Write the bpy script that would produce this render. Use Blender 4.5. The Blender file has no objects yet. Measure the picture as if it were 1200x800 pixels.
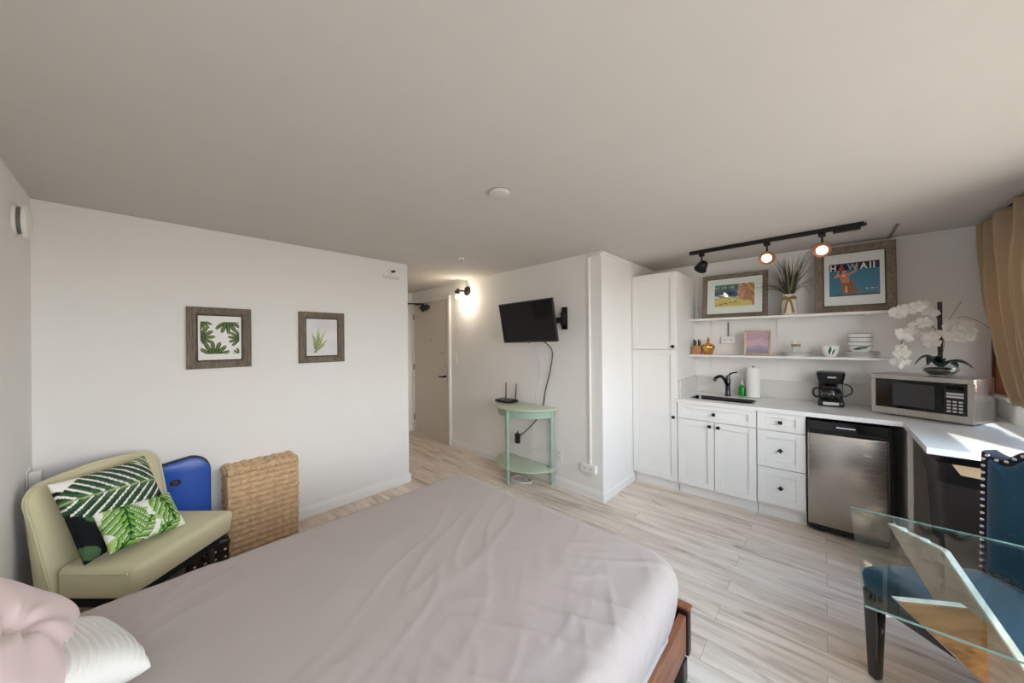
import bpy, bmesh, math, random
from mathutils import Vector, Matrix, noise
PI = math.pi
R = math.radians
random.seed(7)
scene = bpy.context.scene
COL = scene.collection

# ------------------------------------------------------------------ materials
def new_mat(name):
    m = bpy.data.materials.new(name); m.use_nodes = True
    nt = m.node_tree; b = nt.nodes['Principled BSDF']
    return m, nt, b

def lin(c):
    return tuple(((x/255)/12.92 if x/255 <= .04045 else ((x/255+.055)/1.055)**2.4) for x in c)

def mat(name, rgb, rough=.5, metal=0., spec=.5, bump=0., bscale=60., vary=0., vscale=6., emit=None, estr=0., coat=0., stretch=None):
    m, nt, b = new_mat(name)
    c = lin(rgb)
    b.inputs['Base Color'].default_value = (*c, 1)
    b.inputs['Roughness'].default_value = rough
    b.inputs['Metallic'].default_value = metal
    b.inputs['Specular IOR Level'].default_value = spec
    b.inputs['Coat Weight'].default_value = coat
    N, L = nt.nodes, nt.links
    tc = N.new('ShaderNodeTexCoord'); mp = N.new('ShaderNodeMapping')
    L.new(tc.outputs['Object'], mp.inputs['Vector'])
    if stretch: mp.inputs['Scale'].default_value = stretch
    if vary or True:
        nz = N.new('ShaderNodeTexNoise'); nz.inputs['Scale'].default_value = vscale; nz.inputs['Detail'].default_value = 4
        L.new(mp.outputs[0], nz.inputs['Vector'])
        mx = N.new('ShaderNodeMix'); mx.data_type = 'RGBA'
        v = vary or .02
        mx.inputs['A'].default_value = (*[x*(1-v) for x in c], 1); mx.inputs['B'].default_value = (*[min(1, x*(1+v)) for x in c], 1)
        L.new(nz.outputs['Fac'], mx.inputs['Factor']); L.new(mx.outputs['Result'], b.inputs['Base Color'])
    if bump:
        n2 = N.new('ShaderNodeTexNoise'); n2.inputs['Scale'].default_value = bscale; n2.inputs['Detail'].default_value = 3
        L.new(mp.outputs[0], n2.inputs['Vector'])
        bp = N.new('ShaderNodeBump'); bp.inputs['Strength'].default_value = bump; bp.inputs['Distance'].default_value = .002
        L.new(n2.outputs['Fac'], bp.inputs['Height']); L.new(bp.outputs[0], b.inputs['Normal'])
    if emit:
        b.inputs['Emission Color'].default_value = (*lin(emit), 1); b.inputs['Emission Strength'].default_value = estr
    return m

def attr_mat(name, rough=.7, bump=0., bscale=300., spec=.3):
    m, nt, b = new_mat(name)
    N, L = nt.nodes, nt.links
    a = N.new('ShaderNodeAttribute'); a.attribute_name = 'pattern'
    L.new(a.outputs['Color'], b.inputs['Base Color'])
    b.inputs['Roughness'].default_value = rough; b.inputs['Specular IOR Level'].default_value = spec
    if bump:
        n2 = N.new('ShaderNodeTexNoise'); n2.inputs['Scale'].default_value = bscale
        bp = N.new('ShaderNodeBump'); bp.inputs['Strength'].default_value = bump; bp.inputs['Distance'].default_value = .002
        L.new(n2.outputs['Fac'], bp.inputs['Height']); L.new(bp.outputs[0], b.inputs['Normal'])
    return m

def glass_mat(name, tint=(1, 1, 1), rough=0.):
    m = bpy.data.materials.new(name); m.use_nodes = True
    nt = m.node_tree; N, L = nt.nodes, nt.links
    for n in list(N): N.remove(n)
    out = N.new('ShaderNodeOutputMaterial'); mix = N.new('ShaderNodeMixShader')
    tr = N.new('ShaderNodeBsdfTransparent'); gl = N.new('ShaderNodeBsdfGlossy')
    tr.inputs['Color'].default_value = (*tint, 1); gl.inputs['Roughness'].default_value = rough
    fr = N.new('ShaderNodeFresnel'); geo = N.new('ShaderNodeNewGeometry')
    mr = N.new('ShaderNodeMapRange'); mr.inputs['To Min'].default_value = 1.5; mr.inputs['To Max'].default_value = 1/1.5
    L.new(geo.outputs['Backfacing'], mr.inputs['Value']); L.new(mr.outputs[0], fr.inputs['IOR'])
    L.new(fr.outputs[0], mix.inputs['Fac']); L.new(tr.outputs[0], mix.inputs[1]); L.new(gl.outputs[0], mix.inputs[2])
    L.new(mix.outputs[0], out.inputs['Surface'])
    return m

def floor_mat():
    m, nt, b = new_mat('vinyl_plank')
    N, L = nt.nodes, nt.links
    tc = N.new('ShaderNodeTexCoord')
    br = N.new('ShaderNodeTexBrick')
    br.offset = .37; br.inputs['Scale'].default_value = 1
    br.inputs['Brick Width'].default_value = 1.22; br.inputs['Row Height'].default_value = .15
    br.inputs['Mortar Size'].default_value = .0012; br.inputs['Mortar Smooth'].default_value = .3
    br.inputs['Color1'].default_value = (0, 0, 0, 1); br.inputs['Color2'].default_value = (1, 1, 1, 1); br.inputs['Mortar'].default_value = (.5, .5, .5, 1)
    L.new(tc.outputs['Object'], br.inputs['Vector'])
    # per-plank offset of the grain
    sc = N.new('ShaderNodeVectorMath'); sc.operation = 'SCALE'; sc.inputs['Scale'].default_value = 7.3
    L.new(br.outputs['Color'], sc.inputs[0])
    ad = N.new('ShaderNodeVectorMath'); L.new(tc.outputs['Object'], ad.inputs[0]); L.new(sc.outputs[0], ad.inputs[1])
    mp = N.new('ShaderNodeMapping'); mp.inputs['Scale'].default_value = (1.0, 8.5, 1); L.new(ad.outputs[0], mp.inputs['Vector'])
    n1 = N.new('ShaderNodeTexNoise'); n1.inputs['Scale'].default_value = 1.6; n1.inputs['Detail'].default_value = 7; n1.inputs['Roughness'].default_value = .62; n1.inputs['Distortion'].default_value = .6
    L.new(mp.outputs[0], n1.inputs['Vector'])
    rp = N.new('ShaderNodeValToRGB'); L.new(n1.outputs['Fac'], rp.inputs['Fac'])
    e = rp.color_ramp.elements
    e[0].position = .3; e[0].color = (*lin((176, 158, 142)), 1); e[1].position = .68; e[1].color = (*lin((243, 229, 215)), 1)
    x = rp.color_ramp.elements.new(.47); x.color = (*lin((222, 205, 190)), 1)
    # knots
    mp2 = N.new('ShaderNodeMapping'); mp2.inputs['Scale'].default_value = (4, 13, 1); L.new(ad.outputs[0], mp2.inputs['Vector'])
    n2 = N.new('ShaderNodeTexNoise'); n2.inputs['Scale'].default_value = 1.; n2.inputs['Detail'].default_value = 2; L.new(mp2.outputs[0], n2.inputs['Vector'])
    r2 = N.new('ShaderNodeValToRGB'); L.new(n2.outputs['Fac'], r2.inputs['Fac'])
    r2.color_ramp.elements[0].position = .69; r2.color_ramp.elements[0].color = (1, 1, 1, 1)
    r2.color_ramp.elements[1].position = .78; r2.color_ramp.elements[1].color = (.55, .5, .46, 1)
    mu = N.new('ShaderNodeMix'); mu.data_type = 'RGBA'; mu.blend_type = 'MULTIPLY'; mu.inputs['Factor'].default_value = .8
    L.new(rp.outputs['Color'], mu.inputs['A']); L.new(r2.outputs['Color'], mu.inputs['B'])
    # plank tone
    r3 = N.new('ShaderNodeValToRGB'); L.new(br.outputs['Color'], r3.inputs['Fac'])
    r3.color_ramp.elements[0].color = (.93, .925, .92, 1); r3.color_ramp.elements[1].color = (1.0, 1.0, 1.0, 1)
    m2 = N.new('ShaderNodeMix'); m2.data_type = 'RGBA'; m2.blend_type = 'MULTIPLY'; m2.inputs['Factor'].default_value = 1
    L.new(mu.outputs['Result'], m2.inputs['A']); L.new(r3.outputs['Color'], m2.inputs['B'])
    m3 = N.new('ShaderNodeMix'); m3.data_type = 'RGBA'; L.new(br.outputs['Fac'], m3.inputs['Factor'])
    L.new(m2.outputs['Result'], m3.inputs['A']); m3.inputs['B'].default_value = (*lin((160, 146, 134)), 1)
    L.new(m3.outputs['Result'], b.inputs['Base Color'])
    b.inputs['Roughness'].default_value = .5
    b.inputs['Specular IOR Level'].default_value = .35
    bp = N.new('ShaderNodeBump'); bp.inputs['Strength'].default_value = .15; bp.inputs['Distance'].default_value = .002
    L.new(n1.outputs['Fac'], bp.inputs['Height']); L.new(bp.outputs[0], b.inputs['Normal'])
    return m

def wood_mat(name, dark, light, scale=(1, 14, 14), rough=.45, coat=0.):
    m, nt, b = new_mat(name); N, L = nt.nodes, nt.links
    tc = N.new('ShaderNodeTexCoord'); mp = N.new('ShaderNodeMapping'); mp.inputs['Scale'].default_value = scale
    L.new(tc.outputs['Object'], mp.inputs['Vector'])
    n = N.new('ShaderNodeTexNoise'); n.inputs['Scale'].default_value = 4; n.inputs['Detail'].default_value = 6; n.inputs['Distortion'].default_value = 1
    L.new(mp.outputs[0], n.inputs['Vector'])
    r = N.new('ShaderNodeValToRGB'); L.new(n.outputs['Fac'], r.inputs['Fac'])
    r.color_ramp.elements[0].position = .32; r.color_ramp.elements[0].color = (*lin(dark), 1)
    r.color_ramp.elements[1].position = .68; r.color_ramp.elements[1].color = (*lin(light), 1)
    L.new(r.outputs['Color'], b.inputs['Base Color']); b.inputs['Roughness'].default_value = rough; b.inputs['Coat Weight'].default_value = coat
    return m

def fabric_mat(name, rgb, rough=.9, scale=900, strength=.25, trans=0.):
    m, nt, b = new_mat(name); N, L = nt.nodes, nt.links
    c = lin(rgb)
    tc = N.new('ShaderNodeTexCoord')
    n = N.new('ShaderNodeTexNoise'); n.inputs['Scale'].default_value = scale; n.inputs['Detail'].default_value = 2; L.new(tc.outputs['Object'], n.inputs['Vector'])
    mx = N.new('ShaderNodeMix'); mx.data_type = 'RGBA'; mx.inputs['A'].default_value = (*[x*.93 for x in c], 1); mx.inputs['B'].default_value = (*[min(1, x*1.06) for x in c], 1)
    L.new(n.outputs['Fac'], mx.inputs['Factor']); L.new(mx.outputs['Result'], b.inputs['Base Color'])
    bp = N.new('ShaderNodeBump'); bp.inputs['Strength'].default_value = strength; bp.inputs['Distance'].default_value = .001
    L.new(n.outputs['Fac'], bp.inputs['Height']); L.new(bp.outputs[0], b.inputs['Normal'])
    b.inputs['Roughness'].default_value = rough; b.inputs['Specular IOR Level'].default_value = .2
    b.inputs['Sheen Weight'].default_value = .15
    if trans:
        out = N['Material Output']; t = N.new('ShaderNodeBsdfTranslucent'); L.new(mx.outputs['Result'], t.inputs['Color'])
        ms = N.new('ShaderNodeMixShader'); ms.inputs['Fac'].default_value = trans
        L.new(b.outputs[0], ms.inputs[1]); L.new(t.outputs[0], ms.inputs[2]); L.new(ms.outputs[0], out.inputs['Surface'])
    return m

def steel_mat(name, stretch=(200, 2, 2), rgb=(190, 186, 180), rough=.28):
    m, nt, b = new_mat(name); N, L = nt.nodes, nt.links
    b.inputs['Base Color'].default_value = (*lin(rgb), 1); b.inputs['Metallic'].default_value = 1.
    tc = N.new('ShaderNodeTexCoord'); mp = N.new('ShaderNodeMapping'); mp.inputs['Scale'].default_value = stretch
    L.new(tc.outputs['Object'], mp.inputs['Vector'])
    n = N.new('ShaderNodeTexNoise'); n.inputs['Scale'].default_value = 3; n.inputs['Detail'].default_value = 3; L.new(mp.outputs[0], n.inputs['Vector'])
    mr = N.new('ShaderNodeMapRange'); mr.inputs['To Min'].default_value = rough-.07; mr.inputs['To Max'].default_value = rough+.09
    L.new(n.outputs['Fac'], mr.inputs['Value']); L.new(mr.outputs[0], b.inputs['Roughness'])
    return m

M = {}
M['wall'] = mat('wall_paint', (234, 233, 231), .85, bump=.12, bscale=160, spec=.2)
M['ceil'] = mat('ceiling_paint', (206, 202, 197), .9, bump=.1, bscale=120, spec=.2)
M['trimw'] = mat('trim_paint', (236, 235, 231), .45)
M['door'] = mat('door_paint', (206, 198, 186), .6)
M['cab'] = mat('cabinet_paint', (232, 231, 228), .4)
M['cabin'] = mat('cabinet_shadow_board', (200, 198, 194), .6)
M['counter'] = mat('quartz_top', (232, 231, 229), .22, vary=.03, vscale=30)
M['splash'] = mat('quartz_splash', (212, 210, 206), .3, vary=.04, vscale=8)
M['black'] = mat('black_plastic', (14, 14, 15), .35)
M['blackm'] = mat('black_metal', (16, 15, 15), .45, spec=.4)
M['blackg'] = mat('black_gloss', (8, 8, 10), .08)
M['screen'] = mat('screen_glass', (3, 3, 5), .12, spec=.25)
M['floor'] = floor_mat()
M['steel'] = steel_mat('brushed_steel')
M['steelv'] = steel_mat('brushed_steel_door', (2, 2, 160), (178, 172, 166), .24)
M['chrome'] = mat('chrome', (200, 200, 202), .08, metal=1.)
M['darkchrome'] = mat('dark_chrome', (70, 70, 72), .12, metal=1.)
M['gold'] = mat('polished_gold', (226, 168, 92), .14, metal=1.)
M['copper'] = mat('copper_rim', (190, 128, 92), .35, metal=.6)
M['sheet'] = fabric_mat('grey_bedsheet', (172, 160, 154), .85, 700, .1)
M['mattress'] = fabric_mat('mattress_cloth', (190, 186, 182))
M['bedwood'] = wood_mat('reddish_bed_wood', (112, 62, 38), (150, 92, 62), (12, 1.5, 12), .4)
M['beddark'] = wood_mat('dark_bed_wood', (30, 18, 14), (48, 28, 22), (6, 6, 6), .4)
M['pink'] = fabric_mat('pink_pillow_cloth', (206, 186, 184), .9, 500, .15)
M['white_rib'] = fabric_mat('white_ribbed_cloth', (214, 212, 206), .9, 500, .2)
M['olive'] = fabric_mat('olive_chair_cloth', (212, 205, 170), .9, 800, .2)
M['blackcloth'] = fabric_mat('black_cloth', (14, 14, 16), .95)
M['blue'] = mat('blue_shell', (38, 84, 176), .35, vary=.05, vscale=15)
M['navy'] = mat('navy_shell', (18, 24, 110), .45)
M['brownknob'] = mat('dark_brown_leather', (58, 30, 30), .5)
M['wicker'] = mat('wicker', (208, 176, 138), .6, vary=.38, vscale=26, bump=.4, bscale=180)
M['barn'] = wood_mat('weathered_frame_wood', (84, 72, 62), (134, 120, 106), (30, 30, 2), .7)
M['barnh'] = wood_mat('weathered_frame_wood_flat', (84, 72, 62), (134, 120, 106), (2, 2, 30), .7)
M['greyframe'] = wood_mat('grey_brown_frame', (100, 86, 74), (134, 118, 102), (10, 10, 10), .55)
M['blackbead'] = mat('dark_bead', (40, 33, 28), .5)
M['matboard'] = mat('white_mat_board', (240, 239, 236), .8)
M['print'] = attr_mat('printed_paper', .55)
M['cushion'] = attr_mat('printed_cushion_cloth', .9, .15)
M['mint'] = mat('mint_paint', (152, 178, 164), .4, vary=.06, vscale=12)
M['minttop'] = mat('mint_paint_top', (178, 188, 166), .3, vary=.06, vscale=9)
M['wht'] = mat('white_plastic', (232, 231, 228), .4)
M['cable_b'] = mat('black_cable', (20, 20, 21), .5)
M['cable_w'] = mat('white_cable', (214, 212, 208), .5)
M['bulb'] = mat('lit_bulb', (255, 236, 200), .4, emit=(255, 232, 196), estr=14.)
M['spot'] = mat('lit_lamp_face', (255, 240, 214), .4, emit=(255, 238, 212), estr=9.)
M['ceramic'] = mat('white_ceramic', (238, 238, 235), .2, coat=.3)
M['ceramic_line'] = mat('dark_ceramic_line', (90, 84, 76), .3)
M['leafprint'] = mat('green_print', (40, 92, 74), .4)
M['glass'] = glass_mat('clear_glass', (.97, .985, .98))
M['tableglass'] = glass_mat('table_glass', (.93, .975, .96))
M['glassedge'] = mat('glass_edge_green', (112, 142, 138), .15)
M['pane'] = glass_mat('window_glass', (.98, .99, .99))
M['winwood'] = wood_mat('window_wood', (126, 66, 28), (184, 112, 58), (10, 10, 1.5), .45)
M['windark'] = wood_mat('window_wood_dark', (66, 30, 12), (104, 52, 24), (10, 10, 1.5), .45)
M['curtain'] = fabric_mat('tan_curtain', (188, 166, 138), .9, 500, .2, .25)
M['teal'] = fabric_mat('teal_leatherette', (20, 62, 84), .5, 300, .1)
M['navyt'] = fabric_mat('navy_trim', (16, 26, 42), .6)
M['darkwood'] = mat('espresso_leg', (16, 13, 12), .2, coat=.4)
M['tablewood'] = wood_mat('table_wood', (112, 74, 40), (158, 112, 66), (3, 3, 10), .45)
M['tablewash'] = wood_mat('table_wood_reflection_wash', (158, 142, 124), (184, 168, 150), (3, 3, 8), .5)  # brown board face greyed to carry the glass top's pale reflections
M['tablesunlit'] = wood_mat('table_wood_sunlit_edge', (186, 174, 160), (214, 204, 192), (6, 6, 6), .5)  # pale edge colour holds the sunlight striking the board rims
M['bin'] = mat('bin_plastic', (30, 26, 25), .4)
M['paperbag'] = mat('kraft_paper', (196, 166, 130), .8)
M['towel'] = mat('paper_towel', (236, 235, 232), .95, bump=.3, bscale=90)
M['green'] = mat('green_soap', (24, 138, 44), .2, coat=.3)
M['capw'] = mat('cap_white', (214, 220, 214), .4)
M['petal'] = fabric_mat('orchid_petal', (252, 251, 246), .6, 200, .05, .3)
M['orchleaf'] = mat('orchid_leaf', (14, 48, 38), .3, coat=.3)
M['stem'] = mat('plant_stem', (104, 108, 72), .6)
M['grassb'] = mat('grass_blade_dark', (58, 66, 48), .6)
M['grassl'] = mat('grass_blade_pale', (128, 122, 90), .6)
M['burlap'] = mat('burlap_ribbon', (150, 122, 76), .9, bump=.5, bscale=300)
M['vase'] = mat('cream_vase', (226, 219, 206), .5)
M['bamboo'] = wood_mat('knife_block_wood', (160, 110, 70), (196, 146, 102), (8, 8, 2), .5)
M['lightwood'] = wood_mat('pale_frame_wood', (176, 150, 128), (214, 192, 170), (6, 6, 2), .5)
M['grey'] = mat('mid_grey', (120, 120, 120), .5)
M['dgrey'] = mat('dark_grey', (52, 52, 54), .5)
M['label'] = mat('pale_label', (206, 206, 208), .4)
M['peb'] = mat('pebbles', (70, 84, 66), .5, vary=.4, vscale=90)
M['streetw'] = mat('pale_render', (210, 200, 186), .9)
M['nail'] = mat('nailhead', (216, 214, 208), .18, metal=1.)

# ------------------------------------------------------------------ builders
def box(bm, x0, x1, y0, y1, z0, z1, bev=0., mi=0, seg=2):
    r = bmesh.ops.create_cube(bm, size=1)
    vs = r['verts']
    for v in vs:
        v.co = Vector(((x0+x1)/2+v.co.x*(x1-x0), (y0+y1)/2+v.co.y*(y1-y0), (z0+z1)/2+v.co.z*(z1-z0)))
    fs = list({f for v in vs for f in v.link_faces})
    for f in fs: f.material_index = mi
    if bev > 0:
        es = list({e for v in vs for e in v.link_edges})
        bev = min(bev, .45*min(abs(x1-x0), abs(y1-y0), abs(z1-z0)))
        rr = bmesh.ops.bevel(bm, geom=es, offset=bev, segments=seg, affect='EDGES', profile=.5)
        for f in rr['faces']: f.material_index = mi
        vs = list({v for f in rr['faces'] for v in f.verts} | {v for v in vs if v.is_valid})
    return vs

def xform(vs, m):
    for v in vs: v.co = m @ v.co

def basis(d):
    d = Vector(d).normalized()
    a = Vector((0, 0, 1)) if abs(d.z) < .95 else Vector((1, 0, 0))
    u = d.cross(a).normalized(); w = d.cross(u)
    return u, w

def cyl(bm, p0, p1, r0, r1=None, seg=20, mi=0, cap=True):
    r1 = r0 if r1 is None else r1
    p0, p1 = Vector(p0), Vector(p1); u, w = basis(p1-p0)
    rings = []
    for p, r in ((p0, r0), (p1, r1)):
        rings.append([bm.verts.new(p+u*(r*math.cos(2*PI*k/seg))+w*(r*math.sin(2*PI*k/seg))) for k in range(seg)])
    fs = []
    for k in range(seg):
        fs.append(bm.faces.new((rings[0][k], rings[0][(k+1) % seg], rings[1][(k+1) % seg], rings[1][k])))
    if cap:
        fs.append(bm.faces.new(rings[0][::-1])); fs.append(bm.faces.new(rings[1]))
    for f in fs: f.material_index = mi
    return rings[0]+rings[1]

def lathe(bm, prof, c=(0, 0, 0), seg=28, mi=0, a0=0., a1=2*PI):
    c = Vector(c); full = abs(a1-a0-2*PI) < 1e-6
    n = seg if full else seg+1
    rings = []
    for r, z in prof:
        if r < 1e-6: rings.append([bm.verts.new(c+Vector((0, 0, z)))])
        else: rings.append([bm.verts.new(c+Vector((r*math.cos(a0+(a1-a0)*k/seg), r*math.sin(a0+(a1-a0)*k/seg), z))) for k in range(n)])
    out = [v for r in rings for v in r]
    for a, b in zip(rings, rings[1:]):
        for k in range(seg):
            k2 = (k+1) % n
            if len(a) == 1 and len(b) == 1: continue
            if len(a) == 1: q = (a[0], b[k2], b[k])
            elif len(b) == 1: q = (a[k], a[k2], b[0])
            else: q = (a[k], a[k2], b[k2], b[k])
            try: bm.faces.new(q).material_index = mi
            except ValueError: pass
    return out

def smoothpath(pts, n=6):
    P = [Vector(p) for p in pts]; out = []
    for i in range(len(P)-1):
        p0 = P[max(i-1, 0)]; p1 = P[i]; p2 = P[i+1]; p3 = P[min(i+2, len(P)-1)]
        for k in range(n):
            t = k/n
            out.append(.5*((2*p1)+(p2-p0)*t+(2*p0-5*p1+4*p2-p3)*t*t+(3*p1-p0-3*p2+p3)*t**3))
    out.append(P[-1]); return out

def tube(bm, pts, r, seg=10, mi=0, taper=None):
    P = [Vector(p) for p in pts]; rings = []; u = None
    for i, p in enumerate(P):
        d = (P[min(i+1, len(P)-1)]-P[max(i-1, 0)]).normalized()
        if u is None: u, w = basis(d)
        else:
            u = (u-d*u.dot(d)).normalized(); w = d.cross(u)
        rr = r if taper is None else r*(1+(taper-1)*i/(len(P)-1))
        rings.append([bm.verts.new(p+u*(rr*math.cos(2*PI*k/seg))+w*(rr*math.sin(2*PI*k/seg))) for k in range(seg)])
    for a, b in zip(rings, rings[1:]):
        for k in range(seg): bm.faces.new((a[k], a[(k+1) % seg], b[(k+1) % seg], b[k])).material_index = mi
    bm.faces.new(rings[0][::-1]).material_index = mi; bm.faces.new(rings[-1]).material_index = mi
    return [v for r_ in rings for v in r_]

def prism(bm, poly, ax, d0, d1, mi=0):
    """poly in the two other axes, extruded along ax from d0 to d1"""
    def mk(p, d):
        return Vector((d, p[0], p[1])) if ax == 'x' else Vector((p[0], d, p[1])) if ax == 'y' else Vector((p[0], p[1], d))
    a = [bm.verts.new(mk(p, d0)) for p in poly]; b = [bm.verts.new(mk(p, d1)) for p in poly]
    n = len(poly); fs = [bm.faces.new(a[::-1]), bm.faces.new(b)]
    for k in range(n): fs.append(bm.faces.new((a[k], a[(k+1) % n], b[(k+1) % n], b[k])))
    for f in fs: f.material_index = mi
    return a+b

def sphere(bm, c, r, sx=1, sy=1, sz=1, seg=16, mi=0):
    res = bmesh.ops.create_uvsphere(bm, u_segments=seg, v_segments=max(6, seg//2), radius=r)
    for v in res['verts']:
        v.co = Vector((c[0]+v.co.x*sx, c[1]+v.co.y*sy, c[2]+v.co.z*sz))
        for f in v.link_faces: f.material_index = mi
    return res['verts']

def grid(bm, nu, nv, fn, mi=0, closeu=False):
    """fn(i/nu, j/nv) -> Vector"""
    V = [[bm.verts.new(fn(i/nu, j/nv)) for j in range(nv+1)] for i in range(nu+(0 if closeu else 1))]
    n = len(V)
    for i in range(nu):
        for j in range(nv):
            a, b = V[i], V[(i+1) % n]
            bm.faces.new((a[j], b[j], b[j+1], a[j+1])).material_index = mi
    return V

def BM(): return bmesh.new()

def obj(name, bm, m, parent=None, smooth=False, ang=40, label=None, loc=None, sub=0):
    me = bpy.data.meshes.new(name)
    bmesh.ops.recalc_face_normals(bm, faces=bm.faces[:])
    bm.to_mesh(me); bm.free()
    for x in (m if isinstance(m, (list, tuple)) else [m]): me.materials.append(M[x] if isinstance(x, str) else x)
    o = bpy.data.objects.new(name, me); COL.objects.link(o)
    if smooth:
        me.polygons.foreach_set('use_smooth', [True]*len(me.polygons))
        if ang: me.set_sharp_from_angle(angle=R(ang))
    if sub:
        s = o.modifiers.new('sub', 'SUBSURF'); s.levels = sub; s.render_levels = sub
    if parent: o.parent = parent
    if loc: o.location = loc
    if label: o['label'] = label
    return o

def thing(name, label, cat, loc=(0, 0, 0), rz=0., group=None, rot=None):
    o = bpy.data.objects.new(name, None); COL.objects.link(o)
    o.empty_display_size = .05
    o.location = loc; o.rotation_euler = rot or (0, 0, rz)
    o['label'] = label; o['category'] = cat
    if group: o['group'] = group
    return o

def tag(o, label, cat, group=None):
    o['label'] = label; o['category'] = cat
    if group: o['group'] = group
    return o

def struct(name, bm, m, parent=None, **k):
    o = obj(name, bm, m, parent, **k)
    if parent is None: o['kind'] = 'structure'
    return o

def dup(root, loc, rz=None, label=None, group=None):
    r = root.copy(); COL.objects.link(r); r.location = loc
    if rz is not None: r.rotation_euler = (0, 0, rz)
    if label: r['label'] = label
    if group: r['group'] = group
    for ch in list(root.children):
        c = ch.copy(); COL.objects.link(c); c.parent = r
        for g in list(ch.children):
            d = g.copy(); COL.objects.link(d); d.parent = c
    return r

def paint(o, fn):
    """colour attribute 'pattern' on points; fn(co)->rgb 0-255"""
    me = o.data; a = me.color_attributes.new('pattern', 'FLOAT_COLOR', 'POINT')
    buf = []
    for v in me.vertices: buf.extend((*lin(fn(v.co)), 1.))
    a.data.foreach_set('color', buf)

# ------------------------------------------------------------------ room
H = 2.375
XW = .94            # window wall
YK = 4.30           # kitchen wall
XL = -3.36
YB = -.42
TV0 = Vector((-1.548, 2.945, 0)); TVD = (Vector((-5.25, 3.20, 0))-TV0).normalized(); TVN = Vector((TVD.y, -TVD.x, 0))
if TVN.y > 0: TVN = -TVN
TVA = math.atan2(-TVD.y, -TVD.x)   # local +x runs toward the kitchen along the wall, local -y out of the wall

bm = BM(); box(bm, -5.6, 1.1, -.6, 4.5, -.1, 0); struct('floor', bm, 'floor')
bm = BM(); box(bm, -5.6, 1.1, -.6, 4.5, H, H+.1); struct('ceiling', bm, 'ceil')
bm = BM(); box(bm, XL-.14, XL, YB-.1, 1.985, 0, H, .004); struct('wall_left', bm, 'wall')
bm = BM(); box(bm, XL-.14, XW+.1, YB-.12, YB, 0, H); struct('wall_back', bm, 'wall')
bm = BM(); box(bm, -1.66, XW+.1, YK, YK+.12, 0, H); struct('wall_kitchen', bm, 'wall')
# wall with the television and the alcove return beside the pantry
bm = BM(); p1 = TV0; p2 = TV0+TVD*3.75
prism(bm, [(p1.x, p1.y), (p2.x, p2.y), (p2.x, p2.y+.6), (-1.668, p2.y+.6), (-1.668, YK), (p1.x, YK)][::-1], 'z', 0, H); struct('wall_front', bm, 'wall')
bm = BM(); box(bm, -5.4, -5.27, 1.5, 3.3, 0, H); struct('wall_hallway', bm, 'wall')
bm = BM(); box(bm, -5.3, XL-.14, 1.40, 1.52, 0, H); struct('wall_side', bm, 'wall')
# window wall: a wide unseen window beside the bed and table, sized to spread daylight; a narrower one behind the curtain by the kitchen
WINS = (('window_1', 3.02, 3.92, 1.115, 2.16), ('unseen_window_2', -.30, 2.94, .80, 2.26))
bm = BM(); ys = [YB-.1]
for nm, a, b, z0, z1 in sorted(WINS, key=lambda w: w[1]):
    box(bm, XW, XW+.10, ys[-1], a, 0, H); box(bm, XW, XW+.10, a, b, 0, z0); box(bm, XW, XW+.10, a, b, z1, H); ys.append(b)
box(bm, XW, XW+.10, ys[-1], YK+.1, 0, H)
struct('wall_right', bm, 'wall')
for nm, a, b, z0, z1 in WINS:
    win = bpy.data.objects.new(nm, None); COL.objects.link(win); win['kind'] = 'structure'; win.location = (XW, 0, 0)
    n = 1 if b-a < 1.5 else 3; w = (b-a)/n
    bm = BM()
    for k in range(n+1):
        c = a+w*k; box(bm, 0, .09, max(a, c-.035), min(b, c+.035), z0, z1, .004)
    box(bm, .001, .089, a, b, z0, z0+.05, .004); box(bm, .001, .089, a, b, z1-.05, z1, .004)
    obj('window_frame', bm, 'winwood', win)
    bm = BM(); box(bm, -.022, 0, a-.028, a, z0, z1+.06, .004); box(bm, -.022, 0, b, b+.028, z0, z1+.06, .004); box(bm, -.022, 0, a, b, z1, z1+.06, .004)
    obj('window_casing', bm, 'windark', win)
    if nm == 'window_1':
        bm = BM(); box(bm, -.014, 0, b+.03, 4.262, z0, z1+.06, .003); obj('jamb_board', bm, 'winwood', win)
        bm = BM(); box(bm, -.024, 0, 4.264, 4.298, z0, z1+.06, .003); obj('corner_post', bm, 'windark', win)
    for k in range(n):
        bm = BM(); box(bm, .042, .048, a+w*k+.035, a+w*(k+1)-.035, z0+.05, z1-.05); obj('pane', bm, 'pane', win)
    bm = BM(); box(bm, -.03, .0, a-.04, b+.028 if nm == 'unseen_window_2' else 4.29, z0-.03, z0, .006); obj('window_sill', bm, 'trimw', win)

# baseboards
def baseboard(name, a, b, n):
    """along floor from a to b, n = unit normal into the room"""
    a, b, n = Vector(a), Vector(b), Vector(n); bm = BM()
    prof = [(0, 0), (.014, 0), (.014, .062), (.010, .078), (.006, .086), (.004, .095), (0, .095)]
    A = [bm.verts.new(a+n*p+Vector((0, 0, z))) for p, z in prof]; B = [bm.verts.new(b+n*p+Vector((0, 0, z))) for p, z in prof]
    k = len(prof)
    for i in range(k): bm.faces.new((A[i], A[(i+1) % k], B[(i+1) % k], B[i]))
    bm.faces.new(A[::-1]); bm.faces.new(B)
    return struct(name, bm, 'trimw')
baseboard('baseboard_left', (XL, YB, 0), (XL, 1.999, 0), (1, 0, 0))
baseboard('baseboard_end', (XL-.14, 1.985, 0), (XL, 1.985, 0), (0, 1, 0))
baseboard('baseboard_back', (XL+.014, YB, 0), (XW, YB, 0), (0, 1, 0))
baseboard('baseboard_front', TV0, TV0+TVD*2.555, TVN)
baseboard('baseboard_alcove', (-1.548, 2.932, 0), (-1.548, 3.64, 0), (1, 0, 0))
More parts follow.
